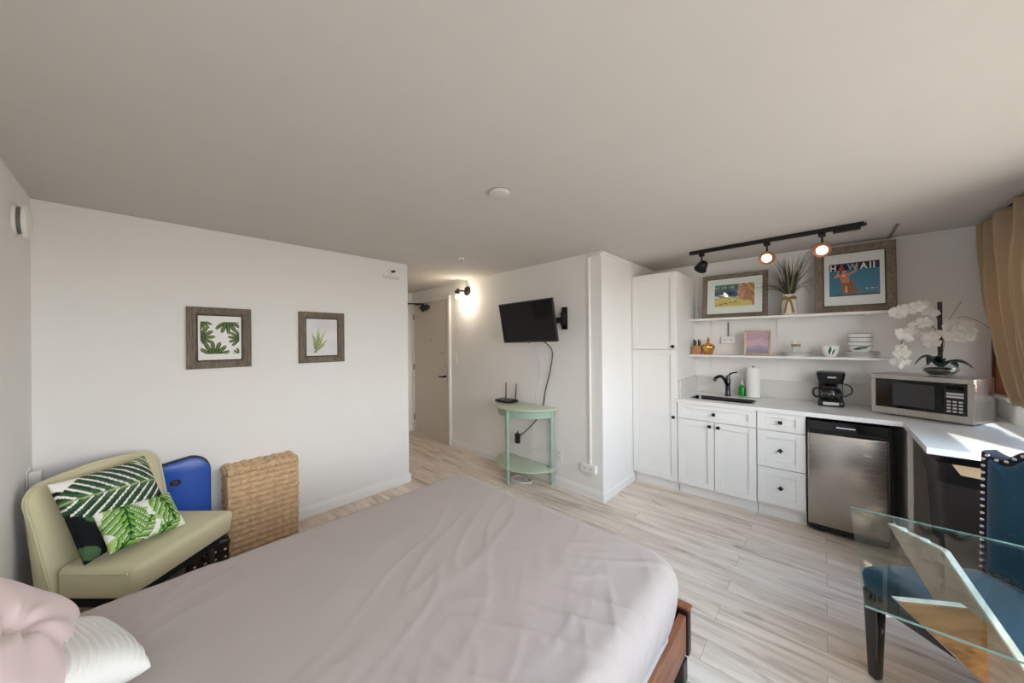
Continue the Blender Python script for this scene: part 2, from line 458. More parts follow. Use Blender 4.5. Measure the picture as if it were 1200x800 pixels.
baseboard('baseboard_hallway', (-5.27, 1.52, 0), (-5.27, 3.19, 0), (1, 0, 0))
# narrow corner bead and crown strip at the alcove, ceiling cover strip and a painted shade line over the kitchen
bm = BM(); box(bm, -1.552, -1.532, 2.96, 3.62, H-.03, H-.002, .005); struct('trim_1', bm, 'trimw')
bm = BM(); box(bm, -1.53, XW, YK-.018, YK, H-.022, H-.001, .006); struct('trim_2', bm, 'trimw')
bm = BM(); box(bm, .395, .412, 3.80, YK-.02, H-.012, H-.001, .002); struct('ceiling_shade_line', bm, 'grey')  # grey strip painted for the shaded edge of the ceiling step

def onwall(s, out=0., z=0.):
    """point on the television wall, s metres left of its outer corner"""
    p = TV0+TVD*s+TVN*out; return (p.x, p.y, z)
def sx(x): return (x-TV0.x)/TVD.x

# ------------------------------------------------------------------ entry door
d0, d1 = sx(-4.125), sx(-5.19)
door = bpy.data.objects.new('door_1', None); COL.objects.link(door); door['kind'] = 'structure'
door.location = onwall(d1, 0, 0); door.rotation_euler = (0, 0, TVA)
dw = d1-d0; dh = 2.165
bm = BM(); box(bm, 0, dw, -.012, .0, .012, dh, .003); obj('door_leaf', bm, 'door', door)
bm = BM(); box(bm, dw+.004, dw+.05, -.035, 0, 0, dh+.05, .004); box(bm, -.05, -.004, -.02, 0, 0, dh+.05, .004); box(bm, -.004, dw+.004, -.02, 0, dh+.005, dh+.05, .004)
obj('door_frame', bm, 'trimw', door)
bm = BM(); box(bm, dw-.13, dw-.055, -.024, -.012, .93, 1.17, .006); obj('lock_plate', bm, 'chrome', door)
bm = BM(); cyl(bm, (dw-.09, -.02, 1.0), (dw-.09, -.06, 1.0), .014); tube(bm, smoothpath([(dw-.09, -.058, 1.0), (dw-.15, -.062, 1.0), (dw-.225, -.055, .995)]), .011); obj('lever_handle', bm, 'darkchrome', door, True)
bm = BM(); lathe(bm, [(0, .008), (.009, .008), (.012, 0)], seg=16); 
for v in bm.verts: v.co = Vector((dw*.52+v.co.x, -.012-v.co.z, 1.55+v.co.y))
obj('peephole', bm, 'grey', door, True)
bm = BM(); box(bm, dw-.235, dw-.09, -.0135, -.012, 1.345, 1.352); obj('notice_strip', bm, 'grey', door)
bm = BM(); box(bm, .30, .53, -.075, -.012, 2.05, 2.115, .012); cyl(bm, (.36, -.045, 2.02), (.36, -.045, 2.14), .022); cyl(bm, (.47, -.045, 2.03), (.47, -.045, 2.125), .018)
box(bm, .10, .40, -.06, -.03, 2.137, 2.15, .004)
obj('door_closer', bm, 'blackm', door, True)
bm = BM(); tube(bm, [(.36, -.045, 2.145), (.08, -.34, 2.155), (-.05, -.36, 2.16)], .011, 8); obj('closer_arm', bm, 'blackm', door)
for z in (.25, 1.1, 1.95):
    bm = BM(); cyl(bm, (.002, -.02, z-.05), (.002, -.02, z+.05), .009, seg=12); obj('hinge', bm, 'grey', door, True)
# narrow casing on the hallway end wall
bm = BM(); box(bm, -5.27, -5.25, 3.0, 3.06, .095, 2.2, .004); struct('trim_4', bm, 'trimw')

# ------------------------------------------------------------------ wall plates, conduits, small devices
def socket(t, loc, w=.017, h=.02):
    """one outlet socket with its two slots"""
    bm = BM(); box(bm, -w, w, -.003, 0, -h, h, .002); o = obj('socket', bm, 'wht', t, loc=loc)
    for q in (-.0065, .0065):
        bm = BM(); box(bm, q-.002, q+.002, -.0036, -.003, -.006, .008); obj('slot', bm, 'dgrey', o)
def plate(name, label, cat, loc, rz, w, h, kind):
    t = thing(name, label, cat, loc, rz)
    bm = BM(); box(bm, -w/2, w/2, -.007, 0, -h/2, h/2, .003); obj('cover_plate', bm, 'wht', t)
    bm = BM()
    if kind == 'switch': box(bm, -w*.22, w*.22, -.011, -.007, -h*.3, h*.3, .002); obj('rocker', bm, 'wht', t)
    else:
        for s in (-1, 1): socket(t, (s*w*.22, -.007, 0) if w > h else (0, -.007, s*h*.22))
    return t
plate('light_switch', 'white rocker light switch on the wall right of the entry door', 'switch', onwall(sx(-3.97), .0005, 1.285), TVA, .085, .13, 'switch')
plate('wall_outlet', 'small white outlet low on the wall behind the mint half-round table', 'outlet', onwall(sx(-2.06), .0005, .325), TVA, .075, .115, 'outlet')
# surface conduit with an outlet box near the alcove corner
t = thing('surface_conduit', 'white surface conduit running from ceiling to a low outlet box left of wall corner', 'conduit', onwall(.135, 0, 0), TVA)
bm = BM(); box(bm, -.011, .011, -.018, -.001, .33, H-.03, .003); box(bm, -.011, .134, -.018, -.001, H-.052, H-.03, .003); obj('raceway', bm, 'trimw', t)
bm = BM(); box(bm, -.085, .075, -.045, -.001, .255, .33, .005); obj('outlet_box', bm, 'wht', t)
for s in (-.04, .03): socket(t, (s, -.045, .2925), .022, .02)

t = thing('shelf_outlet', 'white outlet box with grey conduit on kitchen wall between the two shelves', 'outlet', (-.765, YK-.001, 1.515))
bm = BM(); box(bm, -.065, .065, -.035, 0, -.035, .045, .005); obj('outlet_box', bm, 'wht', t)
bm = BM(); box(bm, -.006, .006, -.014, 0, .045, .195, .002); obj('raceway', bm, 'grey', t)
for s in (-.028, .028): socket(t, (s, -.035, .005), .019, .018)

# ceiling disc, hall ceiling sprinkler, wall sprinkler with notice, alarm on the back wall
t = thing('ceiling_disc', 'round white cover disc on the ceiling in the middle of the room', 'smoke detector', (-1.357, 1.385, H))
bm = BM(); lathe(bm, [(0, -.020), (.048, -.020), (.056, -.016), (.06, -.004), (.06, -.001), (0, -.001)], seg=40); obj('cover', bm, 'ceil', t, True)
bm = BM(); lathe(bm, [(.061, -.003), (.063, -.0005), (.059, -.0005), (.059, -.003)], seg=40); obj('rim', bm, 'grey', t, True)
t = thing('hall_sprinkler', 'tiny white sprinkler head on the ceiling at the hallway mouth', 'sprinkler', (-2.72, 2.22, H))
bm = BM(); lathe(bm, [(0, -.006), (.025, -.006), (.03, -.0005), (0, -.0005)], seg=24); obj('escutcheon', bm, 'trimw', t, True)
bm = BM(); cyl(bm, (0, 0, -.006), (0, 0, -.03), .006, seg=10); lathe(bm, [(0, -.032), (.014, -.032), (.014, -.03), (0, -.03)], seg=16); obj('deflector', bm, 'grey', t, True)
t = thing('wall_sprinkler', 'small sidewall sprinkler head high on the white wall near its end', 'sprinkler', (XL, 1.795, 2.265), PI/2)
bm = BM(); lathe(bm, [(0, 0.012), (.03, .010), (.036, .0005), (0, .0005)], seg=28)
for v in bm.verts: v.co = Vector((v.co.x, -v.co.z, v.co.y))
obj('escutcheon', bm, 'trimw', t, True)
bm = BM(); cyl(bm, (0, -.012, 0), (0, -.05, 0), .010, seg=12); box(bm, -.022, .022, -.058, -.05, -.003, .006, .002); box(bm, -.016, .016, -.05, -.046, -.012, .012, .002); obj('deflector', bm, 'dgrey', t, True)
t = thing('wall_notice', 'faint printed notice strip beneath the sprinkler on the white wall', 'notice', (XL, 1.795, 2.205), PI/2)
bm = BM(); box(bm, -.10, .10, -.0012, -.0004, -.025, .022); obj('sheet', bm, 'wall', t)
bm = BM()
for k, zz in enumerate((.012, .002, -.012)):
    x = -.092
    while x < .08:
        w = random.uniform(.008, .022); box(bm, x, min(x+w, .09), -.0016, -.0012, zz-.0022, zz+.0016); x += w+.006
obj('print_lines', bm, 'grey', t)
t = thing('wall_alarm', 'white round alarm with grey grille high on the wall at the left picture edge', 'alarm', (-2.975, YB+.0005, 2.155), PI)
bm = BM(); lathe(bm, [(0, .05), (.05, .05), (.068, .044), (.072, .034), (.072, .028), (0, .028)], seg=36)
for v in bm.verts: v.co = Vector((v.co.x, -v.co.z, v.co.y*1.15))
obj('cover', bm, 'wht', t, True)
bm = BM(); lathe(bm, [(0, .028), (.058, .028), (.058, .012), (0, .012)], seg=36)
for v in bm.verts: v.co = Vector((v.co.x, -v.co.z, v.co.y*1.15))
obj('grille', bm, 'grey', t, True)
bm = BM(); lathe(bm, [(0, .012), (.066, .012), (.068, .0), (0, .0)], seg=36)
for v in bm.verts: v.co = Vector((v.co.x, -v.co.z, v.co.y*1.15))
obj('base_plate', bm, 'wht', t, True)

# sconce
t = thing('wall_sconce', 'black wall sconce with glowing bare bulb right of the entry door', 'wall lamp', onwall(sx(-3.66), .0005, 2.225), TVA)
bm = BM(); lathe(bm, [(0, .024), (.058, .022), (.066, .014), (.066, 0), (0, 0)], seg=32)
for v in bm.verts: v.co = Vector((v.co.x, -v.co.z, v.co.y))
obj('back_plate', bm, 'blackm', t, True)
bm = BM(); tube(bm, smoothpath([(0, -.02, 0), (-.01, -.10, .0), (-.02, -.15, -.012)]), .012); cyl(bm, (-.02, -.15, .02), (-.02, -.15, -.05), .020, .024); cyl(bm, (-.065, -.15, -.012), (.02, -.15, -.012), .009); cyl(bm, (-.075, -.15, -.012), (-.06, -.15, -.012), .017)
obj('arm', bm, 'blackm', t, True)
bm = BM(); sphere(bm, (-.02, -.15, -.085), .032, 1, 1, 1.1); obj('bulb', bm, 'bulb', t, True)

# ------------------------------------------------------------------ television on a swing arm
t = thing('television', 'black flat-screen television tilted forward on a swing arm above the mint table', 'television', (-2.253, 2.686, 1.724))
w, h = .731, .424
mt = Matrix.Rotation(-.026, 4, 'Z') @ Matrix.Rotation(.179, 4, 'X') @ Matrix.Rotation(-.017, 4, 'Y')
def tpart(name, bm, m, p=t, smooth=False):
    for v in bm.verts: v.co = mt @ v.co
    return obj(name, bm, m, p, smooth)
bm = BM(); box(bm, -w/2, w/2, -.012, .012, -h/2, h/2, .004); box(bm, -w*.36, w*.36, .012, .045, -h*.36, h*.3, .012); tpart('housing', bm, 'black')
bm = BM(); box(bm, -w/2+.014, w/2-.014, -.0135, -.012, -h/2+.022, h/2-.014); tpart('screen', bm, 'screen')
bm = BM(); box(bm, -.02, .02, -.016, -.010, -h/2-.008, -h/2+.008, .004); tpart('sensor_badge', bm, 'grey')
bm = BM(); box(bm, -.11, .11, .045, .058, -.10, .10, .004); tpart('mount_plate', bm, 'blackm')
wp = Vector((-1.975, 2.945+.069*(1.975-1.548), 1.758))-Vector(t.location)
bm = BM(); tube(bm, [(0, .055, 0), (.12, .19, .012), (wp.x-.0, wp.y-.05, wp.z)], .016, 8); tube(bm, [(0, .055, -.03), (.12, .19, -.022), (wp.x, wp.y-.05, wp.z-.03)], .014, 8); cyl(bm, (.12, .19, -.05), (.12, .19, .04), .02)
cyl(bm, (wp.x, wp.y-.045, wp.z-.06), (wp.x, wp.y-.045, wp.z+.05), .02)
obj('swing_arm', bm, 'blackm', t, True)
bm = BM(); box(bm, wp.x-.032, wp.x+.032, wp.y-.026, wp.y-.004, wp.z-.115, wp.z+.115, .005); box(bm, wp.x-.022, wp.x+.022, wp.y-.06, wp.y-.026, wp.z-.07, wp.z+.06, .004)
obj('wall_bracket', bm, 'blackm', t)

# ------------------------------------------------------------------ half-round console table
TC = onwall(sx(-2.49), .012, 0)
t = thing('console_table', 'mint green half-round console table with lower shelf against the wall', 'table', TC, TVA)
def halfdisc(bm, r, z0, z1, y0=0., sq=1.0, seg=40, bev=.006):
    pts = [(r*math.cos(a), y0-r*sq*math.sin(a)) for a in [PI*k/seg for k in range(seg+1)]]
    n = len(pts); cen = Vector((0, y0-r*.3, 0))
    prof = [(-bev, z0), (0, z0+bev), (0, z1-bev), (-bev, z1)]
    rings = []
    for d, z in prof:
        s = 1+d/r
        rings.append([bm.verts.new(Vector((p[0]*s, y0+(p[1]-y0)*s, z))) for p in pts])
    for a, b in zip(rings, rings[1:]):
        for k in range(n): bm.faces.new((a[k], a[(k+1) % n], b[(k+1) % n], b[k]))
    bm.faces.new(rings[0][::-1]); bm.faces.new(rings[-1])
TR, TS = .405, .93
bm = BM(); halfdisc(bm, TR, .79, .818, 0, TS); obj('table_top', bm, 'minttop', t, True, 50)
bm = BM()
seg = 36
for k in range(seg):
    a, b = PI*k/seg, PI*(k+1)/seg
    q = []
    for ang, rr in ((a, .365), (b, .365), (b, .345), (a, .345)): q.append((rr*math.cos(ang), -.004-rr*TS*math.sin(ang)))
    lo = [bm.verts.new(Vector((*p, .715))) for p in q]; hi = [bm.verts.new(Vector((*p, .79))) for p in q]
    bm.faces.new((lo[0], lo[1], hi[1], hi[0])); bm.faces.new((lo[2], lo[3], hi[3], hi[2])); bm.faces.new((lo[0], lo[3], lo[2], lo[1])); bm.faces.new((hi[0], hi[1], hi[2], hi[3]))
bmesh.ops.remove_doubles(bm, verts=bm.verts, dist=.0005)
box(bm, -.36, .36, -.02, -.004, .715, .79, .002)
obj('apron', bm, 'mint', t, True, 50)
bm = BM(); halfdisc(bm, .40, .155, .177, 0, TS); obj('lower_shelf', bm, 'minttop', t, True, 50)
for (lx, ly) in ((.352, -.030), (-.352, -.030), (.02, -.355)):
    bm = BM()
    lathe(bm, [(0, 0), (.013, 0), (.018, .06), (.021, .145), (.021, .19), (.015, .21), (.021, .235), (.013, .26), (.017, .34), (.021, .42), (.015, .455), (.022, .475), (.015, .495), (.020, .56), (.014, .63), (.021, .655), (.021, .79), (0, .79)], (lx, ly, 0), 18)
    obj('leg', bm, 'mint', t, True, 60)

# router
t = thing('router', 'black wireless router with two antennas on the mint table top', 'router', (TC[0]-.26, TC[1]-.1, .818), TVA+.12)
bm = BM(); box(bm, -.12, .12, -.075, .075, .004, .032, .012, seg=3); box(bm, -.10, .10, -.06, .06, 0, .006, .002); obj('housing', bm, 'black', t, True)
bm = BM(); box(bm, -.08, .08, -.0765, -.0745, .014, .02); obj('light_strip', bm, 'dgrey', t)
for s in (-.075, .075):
    bm = BM(); cyl(bm, (s, .07, .02), (s, .078, .06), .008, .008, 10); cyl(bm, (s, .078, .06), (s-.012 if s < 0 else s, .095, .21), .007, .006, 10); obj('antenna', bm, 'black', t, True)

# cables
def W(s, out, z): return onwall(s, out, z)
sT = sx(-2.2)
bm = BM(); tube(bm, smoothpath([(-2.12, 2.78, 1.53), W(sx(-2.13), .03, 1.42), W(sx(-2.17), .02, 1.2), W(sx(-2.24), .02, .98), W(sx(-2.29), .006, .80), W(sx(-2.36), .02, .66), W(sx(-2.52), .04, .50), W(sx(-2.62), .06, .42)]), .0055, 8)
tag(obj('television_cable', bm, 'cable_b', None, True), 'black cable hanging from the television down behind the mint table', 'cable')
bm = BM(); tube(bm, smoothpath([(-2.28, 2.80, 1.53), W(sx(-2.33), .02, 1.35), W(sx(-2.32), .012, 1.15), W(sx(-2.38), .012, .95), W(sx(-2.39), .006, .8), W(sx(-2.44), .02, .55), W(sx(-2.46), .02, .35), W(sx(-2.45), .02, .20)]), .003, 8)
tag(obj('antenna_cable', bm, 'cable_w', None, True), 'thin white cable hanging on the wall left of the black television cable', 'cable')
bm = BM(); tube(bm, smoothpath([W(sx(-2.06), .022, .33), W(sx(-2.15), .05, .33), W(sx(-2.25), .09, .365), W(sx(-2.38), .08, .34), W(sx(-2.5), .06, .25), W(sx(-2.52), .05, .19)]), .0035, 8)
tag(obj('white_cable', bm, 'cable_w', None, True), 'white cord plugged into the outlet behind the mint table', 'cable')
bm = BM(); pts = []
for k in range(38):
    a = 2*PI*k/16; pts.append((TC[0]+.03+.125*math.cos(a)+.004*k/8, TC[1]-.19+.085*math.sin(a), .009+.006*(k/12)))
pts = [(TC[0]-.12, TC[1]-.02, .15), (TC[0]-.13, TC[1]-.06, .08)]+pts
tube(bm, smoothpath(pts, 3), .008, 8); tag(obj('cable_coil', bm, 'cable_w', None, True), 'coil of grey white cable on the floor under the mint table', 'cable')
t = thing('power_adapter', 'small black power adapter hanging behind the mint table legs', 'power adapter', W(sx(-2.64), .055, .40), TVA)
bm = BM(); box(bm, -.028, .028, -.02, .02, -.06, .055, .007); obj('case', bm, 'black', t)
bm = BM(); cyl(bm, (0, 0, .055), (.006, 0, .085), .007, .004, 10); obj('strain_relief', bm, 'black', t, True)

# ------------------------------------------------------------------ kitchen cabinets
YF = 3.62     # cabinet door faces
def shaker(bm, x0, x1, z0, z1, y=YF, t=.02, rail=.055, rec=.013):
    r = min(rail, (z1-z0)*.3)
    box(bm, x0, x0+rail, y, y+t, z0, z1, .0015); box(bm, x1-rail, x1, y, y+t, z0, z1, .0015)
    box(bm, x0+rail, x1-rail, y, y+t, z0, z0+r, .0015); box(bm, x0+rail, x1-rail, y, y+t, z1-r, z1, .0015)
    box(bm, x0+rail-.002, x1-rail+.002, y+rec, y+t-.002, z0+r-.002, z1-r+.002)
def knob(parent, x, z, diamond=False, y=YF):
    bm = BM(); cyl(bm, (0, 0, 0), (0, -.016, 0), .007, seg=10)
    vs = box(bm, -.014, .014, -.027, -.016, -.014, .014, .002)
    if diamond: xform(vs, Matrix.Rotation(PI/4, 4, 'Y'))
    return obj('knob', bm, 'blackm', parent, loc=(x, y, z))
def cabinet(name, label, x0, x1, z0, z1, group=None):
    return thing(name, label, 'cabinet', (0, 0, 0), 0, group)
def shift(t, loc):
    """put the thing's origin at loc while its parts stay where they are"""
    t.location = loc
    for c in t.children: c.location = Vector(c.location)-Vector(loc)

t = thing('pantry_cabinet', 'tall white pantry cabinet with two stacked shaker doors at the left end of the kitchen', 'cabinet')
bm = BM(); box(bm, -1.545, -1.092, YF+.022, YK-.004, .105, 2.215, .001); box(bm, -1.54, -1.097, YF+.065, YK-.02, 0, .105); obj('carcass', bm, 'cab', t)
bm = BM(); shaker(bm, -1.543, -1.094, 1.432, 2.213); d = obj('door', bm, 'cab', t); knob(d, -1.122, 1.46)
bm = BM(); shaker(bm, -1.543, -1.094, .108, 1.424); box(bm, -1.488, -1.149, YF, YF+.02, .70, .75, .0015); d = obj('door', bm, 'cab', t); knob(d, -1.122, .752)
shift(t, (-1.32, 3.95, 0))
t = thing('sink_cabinet', 'white base cabinet under the sink with two shaker doors below a false drawer front', 'cabinet')
bm = BM(); box(bm, -1.089, -.443, YF+.022, YK-.004, .105, .70, .001); box(bm, -1.089, -1.07, YF+.022, YK-.004, .70, .904); box(bm, -.462, -.443, YF+.022, YK-.004, .70, .904); box(bm, -1.07, -.462, YF+.022, YF+.04, .70, .904)
box(bm, -1.088, -.444, YF+.06, YF+.10, 0, .105); obj('carcass', bm, 'cab', t)
bm = BM(); shaker(bm, -1.086, -.446, .754, .902); d = obj('false_front', bm, 'cab', t); knob(d, -.768, .825)
bm = BM(); shaker(bm, -1.086, -.770, .108, .748); d = obj('door', bm, 'cab', t); knob(d, -.803, .71)
bm = BM(); shaker(bm, -.764, -.446, .108, .748); d = obj('door', bm, 'cab', t); knob(d, -.731, .71)
shift(t, (-.766, 3.95, 0))
t = thing('drawer_cabinet', 'white base cabinet of three shaker drawers beside the small fridge', 'cabinet')
bm = BM(); box(bm, -.441, -.117, YF+.022, YK-.004, .105, .904, .001); box(bm, -.440, -.118, YF+.06, YK-.02, 0, .105); obj('carcass', bm, 'cab', t)
for a, b, dia in ((.754, .902, False), (.438, .748, True), (.128, .432, True)):
    bm = BM(); shaker(bm, -.438, -.120, a, b, rail=.06); d = obj('drawer', bm, 'cab', t); knob(d, -.279, (a+b)/2, dia)
shift(t, (-.279, 3.95, 0))
bm = BM(); box(bm, .420, .446, 3.60, YK-.004, 0, .904, .002); tag(obj('end_panel', bm, 'cab'), 'narrow white upright panel right of the fridge under the counter', 'panel')

# countertop with sink cut-out
CT0, CT1 = .905, .94
SX0, SX1, SY0, SY1 = -1.02, -.475, 3.74, 4.03
bm = BM(); e = 3.60; bk = YK-.017
for a, b, c, d in ((-1.088, SX0, e, bk), (SX1, XW-.002, e, bk), (SX0, SX1, e, SY0), (SX0, SX1, SY1, bk), (.40, XW-.002, 2.857, e)):
    box(bm, a, b, c, d, CT0, CT1)
bmesh.ops.remove_doubles(bm, verts=bm.verts, dist=.0005)
tag(obj('countertop', bm, 'counter'), 'white quartz L-shaped countertop over the cabinets and fridge', 'countertop')
bm = BM(); box(bm, -1.088, XW-.002, bk+.001, YK-.001, CT1+.0005, 1.118, .002); box(bm, -1.0885, -1.074, YF+.06, bk, CT1+.0005, 1.118, .002)
tag(obj('backsplash', bm, 'splash'), 'low grey quartz backsplash strip behind the counter', 'backsplash')
# sink
t = thing('sink', 'rectangular stainless sink set into the counter below the faucet', 'sink', ((SX0+SX1)/2, (SY0+SY1)/2, CT0-.18))
a, b = (SX1-SX0)/2-.004, (SY1-SY0)/2-.004
bm = BM()
def rrect(a, b, r, z, n=6):
    out = []
    for cx, cy, s in ((a-r, b-r, 0), (-a+r, b-r, PI/2), (-a+r, -b+r, PI), (a-r, -b+r, 1.5*PI)):
        for k in range(n+1): out.append(Vector((cx+r*math.cos(s+PI/2*k/n), cy+r*math.sin(s+PI/2*k/n), z)))
    return out
def loft(bm, rings, cap0=True, cap1=True, mi=0):
    V = [[bm.verts.new(p) for p in r] for r in rings]
    for p, q in zip(V, V[1:]):
        n = len(p)
        for k in range(n): bm.faces.new((p[k], p[(k+1) % n], q[(k+1) % n], q[k])).material_index = mi
    if cap0: bm.faces.new(V[0][::-1]).material_index = mi
    if cap1: bm.faces.new(V[-1]).material_index = mi
    return [v for r in V for v in r]
loft(bm, [rrect(a, b, .05, .213), rrect(a-.012, b-.012, .045, .2135), rrect(a-.014, b-.014, .045, .205), rrect(a-.02, b-.02, .05, .03), rrect(a-.045, b-.045, .05, .012), rrect(a-.05, b-.05, .05, .01)], False, True)
loft(bm, [rrect(a, b, .05, .213), rrect(a, b, .05, .005), rrect(a-.03, b-.03, .05, .0)], False, True)
obj('basin', bm, 'darkchrome', t, True)
bm = BM(); lathe(bm, [(0, .013), (.018, .012), (.022, .016), (.036, .016), (.038, .010), (0, .0105)], (0, .02, 0), 24); obj('drain', bm, 'chrome', t, True)
# faucet
t = thing('faucet', 'black single-lever faucet standing behind the sink', 'faucet', (-.745, 4.12, CT1))
bm = BM(); lathe(bm, [(0, 0), (.03, 0), (.03, .006), (.024, .014), (.022, .06), (.024, .13), (.026, .165), (.020, .178), (0, .18)], seg=24); obj('body', bm, 'darkchrome', t, True)
bm = BM(); tube(bm, smoothpath([(0, -.005, .10), (-.02, -.05, .175), (-.045, -.10, .21), (-.075, -.155, .195), (-.085, -.172, .165)]), .017, 12, taper=.9); obj('spout', bm, 'darkchrome', t, True)
bm = BM(); cyl(bm, (0, 0, .175), (.004, 0, .215), .021, .015, 16); tube(bm, smoothpath([(.004, 0, .205), (.03, -.004, .235), (.085, -.012, .25)]), .009, 10, taper=.7); obj('lever', bm, 'darkchrome', t, True)
# soap bottle, paper towel
t = thing('soap_bottle', 'green dish soap bottle between the faucet and the paper towel roll', 'bottle', (-.632, 4.19, CT1))
bm = BM(); lathe(bm, [(0, .002), (.026, 0), (.031, .008), (.031, .07), (.026, .095), (.013, .112), (.012, .12), (0, .12)], seg=24)
for v in bm.verts: v.co.y *= .75
obj('body', bm, 'green', t, True)
bm = BM(); lathe(bm, [(0, .12), (.014, .12), (.014, .138), (.007, .142), (.006, .158), (0, .158)], seg=18); obj('cap', bm, 'capw', t, True)
t = thing('paper_towel_roll', 'white paper towel roll standing upright by the backsplash', 'paper towel', (-.535, 4.18, CT1))
bm = BM(); lathe(bm, [(.019, .006), (.058, .006), (.060, .01), (.060, .296), (.058, .30), (.019, .30), (.019, .006)], seg=40); obj('roll', bm, 'towel', t, True)
bm = BM(); lathe(bm, [(0, 0), (.055, 0), (.055, .005), (.006, .006), (.006, .305), (.012, .312), (0, .318)], seg=24); obj('holder', bm, 'grey', t, True)

# mini fridge
t = thing('mini_fridge', 'small fridge with brushed steel door and black top band under the counter', 'fridge', (.12, 3.95, 0))
X0, X1 = -.226, .235
bm = BM(); box(bm, X0+.004, X1, -.295, .30, .02, .885, .006); 
for a in (-.18, .18):
    for b in (-.25, .25): cyl(bm, (a, b, 0), (a, b, .022), .015, seg=10)
obj('cabinet_body', bm, 'black', t)
bm = BM(); box(bm, X0, X1-.022, -.372, -.300, .072, .792, .012, seg=3); obj('door', bm, 'steelv', t, True, 35)
bm = BM(); box(bm, X0, X1-.022, -.362, -.300, .800, .885, .006); box(bm, X0, X1-.022, -.376, -.345, .792, .812, .006); obj('handle_band', bm, 'blackg', t)
bm = BM(); box(bm, -.06, .045, -.3645, -.362, .842, .852, .001); obj('badge', bm, 'label', t)
bm = BM(); box(bm, .08, .13, -.374, -.372, .66, .678, .001); obj('door_badge', bm, 'label', t)
bm = BM(); box(bm, X0+.01, X1-.03, -.335, -.300, .02, .066, .003); obj('kick_grille', bm, 'black', t)

# microwave
th = -R(26)
t = thing('microwave', 'stainless microwave with black door angled in the counter corner', 'microwave', (.2695, 3.90, CT1), th)
mw, md, mh = .50, .325, .31
bm = BM(); box(bm, 0, mw, .02, md, .012, mh, .006)
for a in (.05, mw-.05):
    for b in (.06, md-.05): cyl(bm, (a, b, 0), (a, b, .014), .014, seg=10)
obj('housing', bm, 'steel', t)
bm = BM(); box(bm, .0, mw, -.004, .02, .012, .062, .004); box(bm, 0, mw, -.004, .02, mh-.035, mh, .004); box(bm, 0, .025, -.004, .02, .062, mh-.035); box(bm, mw-.028, mw, -.004, .02, .062, mh-.035)
obj('front_frame', bm, 'steel', t)
bm = BM(); box(bm, .026, mw-.132, -.006, .018, .063, mh-.036, .003); obj('door_glass', bm, 'blackg', t)
bm = BM(); box(bm, .12, mw-.17, -.0068, -.006, .085, mh-.06); obj('window_mesh', bm, 'dgrey', t)
bm = BM(); box(bm, mw-.130, mw-.029, -.006, .018, .063, mh-.036, .003); cp = obj('control_panel', bm, 'black', t)
bm = BM(); box(bm, mw-.118, mw-.042, -.0075, -.006, mh-.078, mh-.052, .001); obj('display', bm, 'screen', cp)
bm = BM()
box(bm, mw-.118, mw-.042, -.0078, -.006, mh-.112, mh-.098, .001); box(bm, mw-.118, mw-.042, -.0078, -.006, mh-.132, mh-.118, .001)
for i in range(3):
    for j in range(4): box(bm, mw-.116+i*.026, mw-.098+i*.026, -.0078, -.006, .080+j*.022, .092+j*.022, .001)
obj('buttons', bm, 'label', cp)

# coffee maker
t = thing('coffee_maker', 'black drip coffee maker with glass carafe left of the microwave', 'coffee maker', (.035, 4.13, CT1))
bm = BM(); box(bm, -.085, .085, -.115, .10, 0, .05, .012, seg=3); obj('base', bm, 'black', t, True, 35)
bm = BM(); box(bm, -.08, .08, .03, .10, .05, .20, .008); obj('column', bm, 'black', t, True, 35)
bm = BM(); loft(bm, [rrect(.075, .09, .03, .195), rrect(.082, .10, .03, .215), rrect(.092, .11, .03, .275), rrect(.094, .112, .03, .287), rrect(.085, .10, .03, .292)])
obj('filter_housing', bm, 'black', t, True, 35)
bm = BM(); box(bm, -.05, .05, -.1175, -.115, .014, .038, .002); obj('switch_label', bm, 'label', t)
bm = BM(); box(bm, -.02, .035, -.1135, -.110, .245, .258, .001); obj('badge', bm, 'label', t)
bm = BM(); lathe(bm, [(0, .052), (.05, .052), (.062, .07), (.066, .10), (.058, .14), (.044, .165), (.046, .172), (.04, .172), (.04, .163), (.053, .138), (.061, .10), (.057, .072), (.047, .057), (0, .057)], (0, -.04, 0), 30); c = obj('carafe', bm, 'glass', t, True)
bm = BM(); lathe(bm, [(.047, .150), (.060, .135), (.0675, .115), (.0675, .122), (.062, .142), (.049, .157)], (0, -.04, 0), 30); obj('carafe_band', bm, 'black', c, True)
bm = BM(); lathe(bm, [(0, .186), (.03, .184), (.045, .175), (.047, .170), (0, .170)], (0, -.04, 0), 30); obj('carafe_lid', bm, 'black', c, True)
bm = BM(); tube(bm, smoothpath([(-.055, -.07, .145), (-.10, -.095, .15), (-.115, -.10, .11), (-.095, -.09, .075), (-.066, -.07, .085)]), .009, 8); obj('carafe_handle', bm, 'black', c, True)
bm = BM(); tube(bm, smoothpath([(.08, .02, .19), (.125, .01, .17), (.135, .0, .12), (.10, .01, .085), (.086, .02, .08)]), .005, 8); obj('power_cord', bm, 'cable_b', t, True)

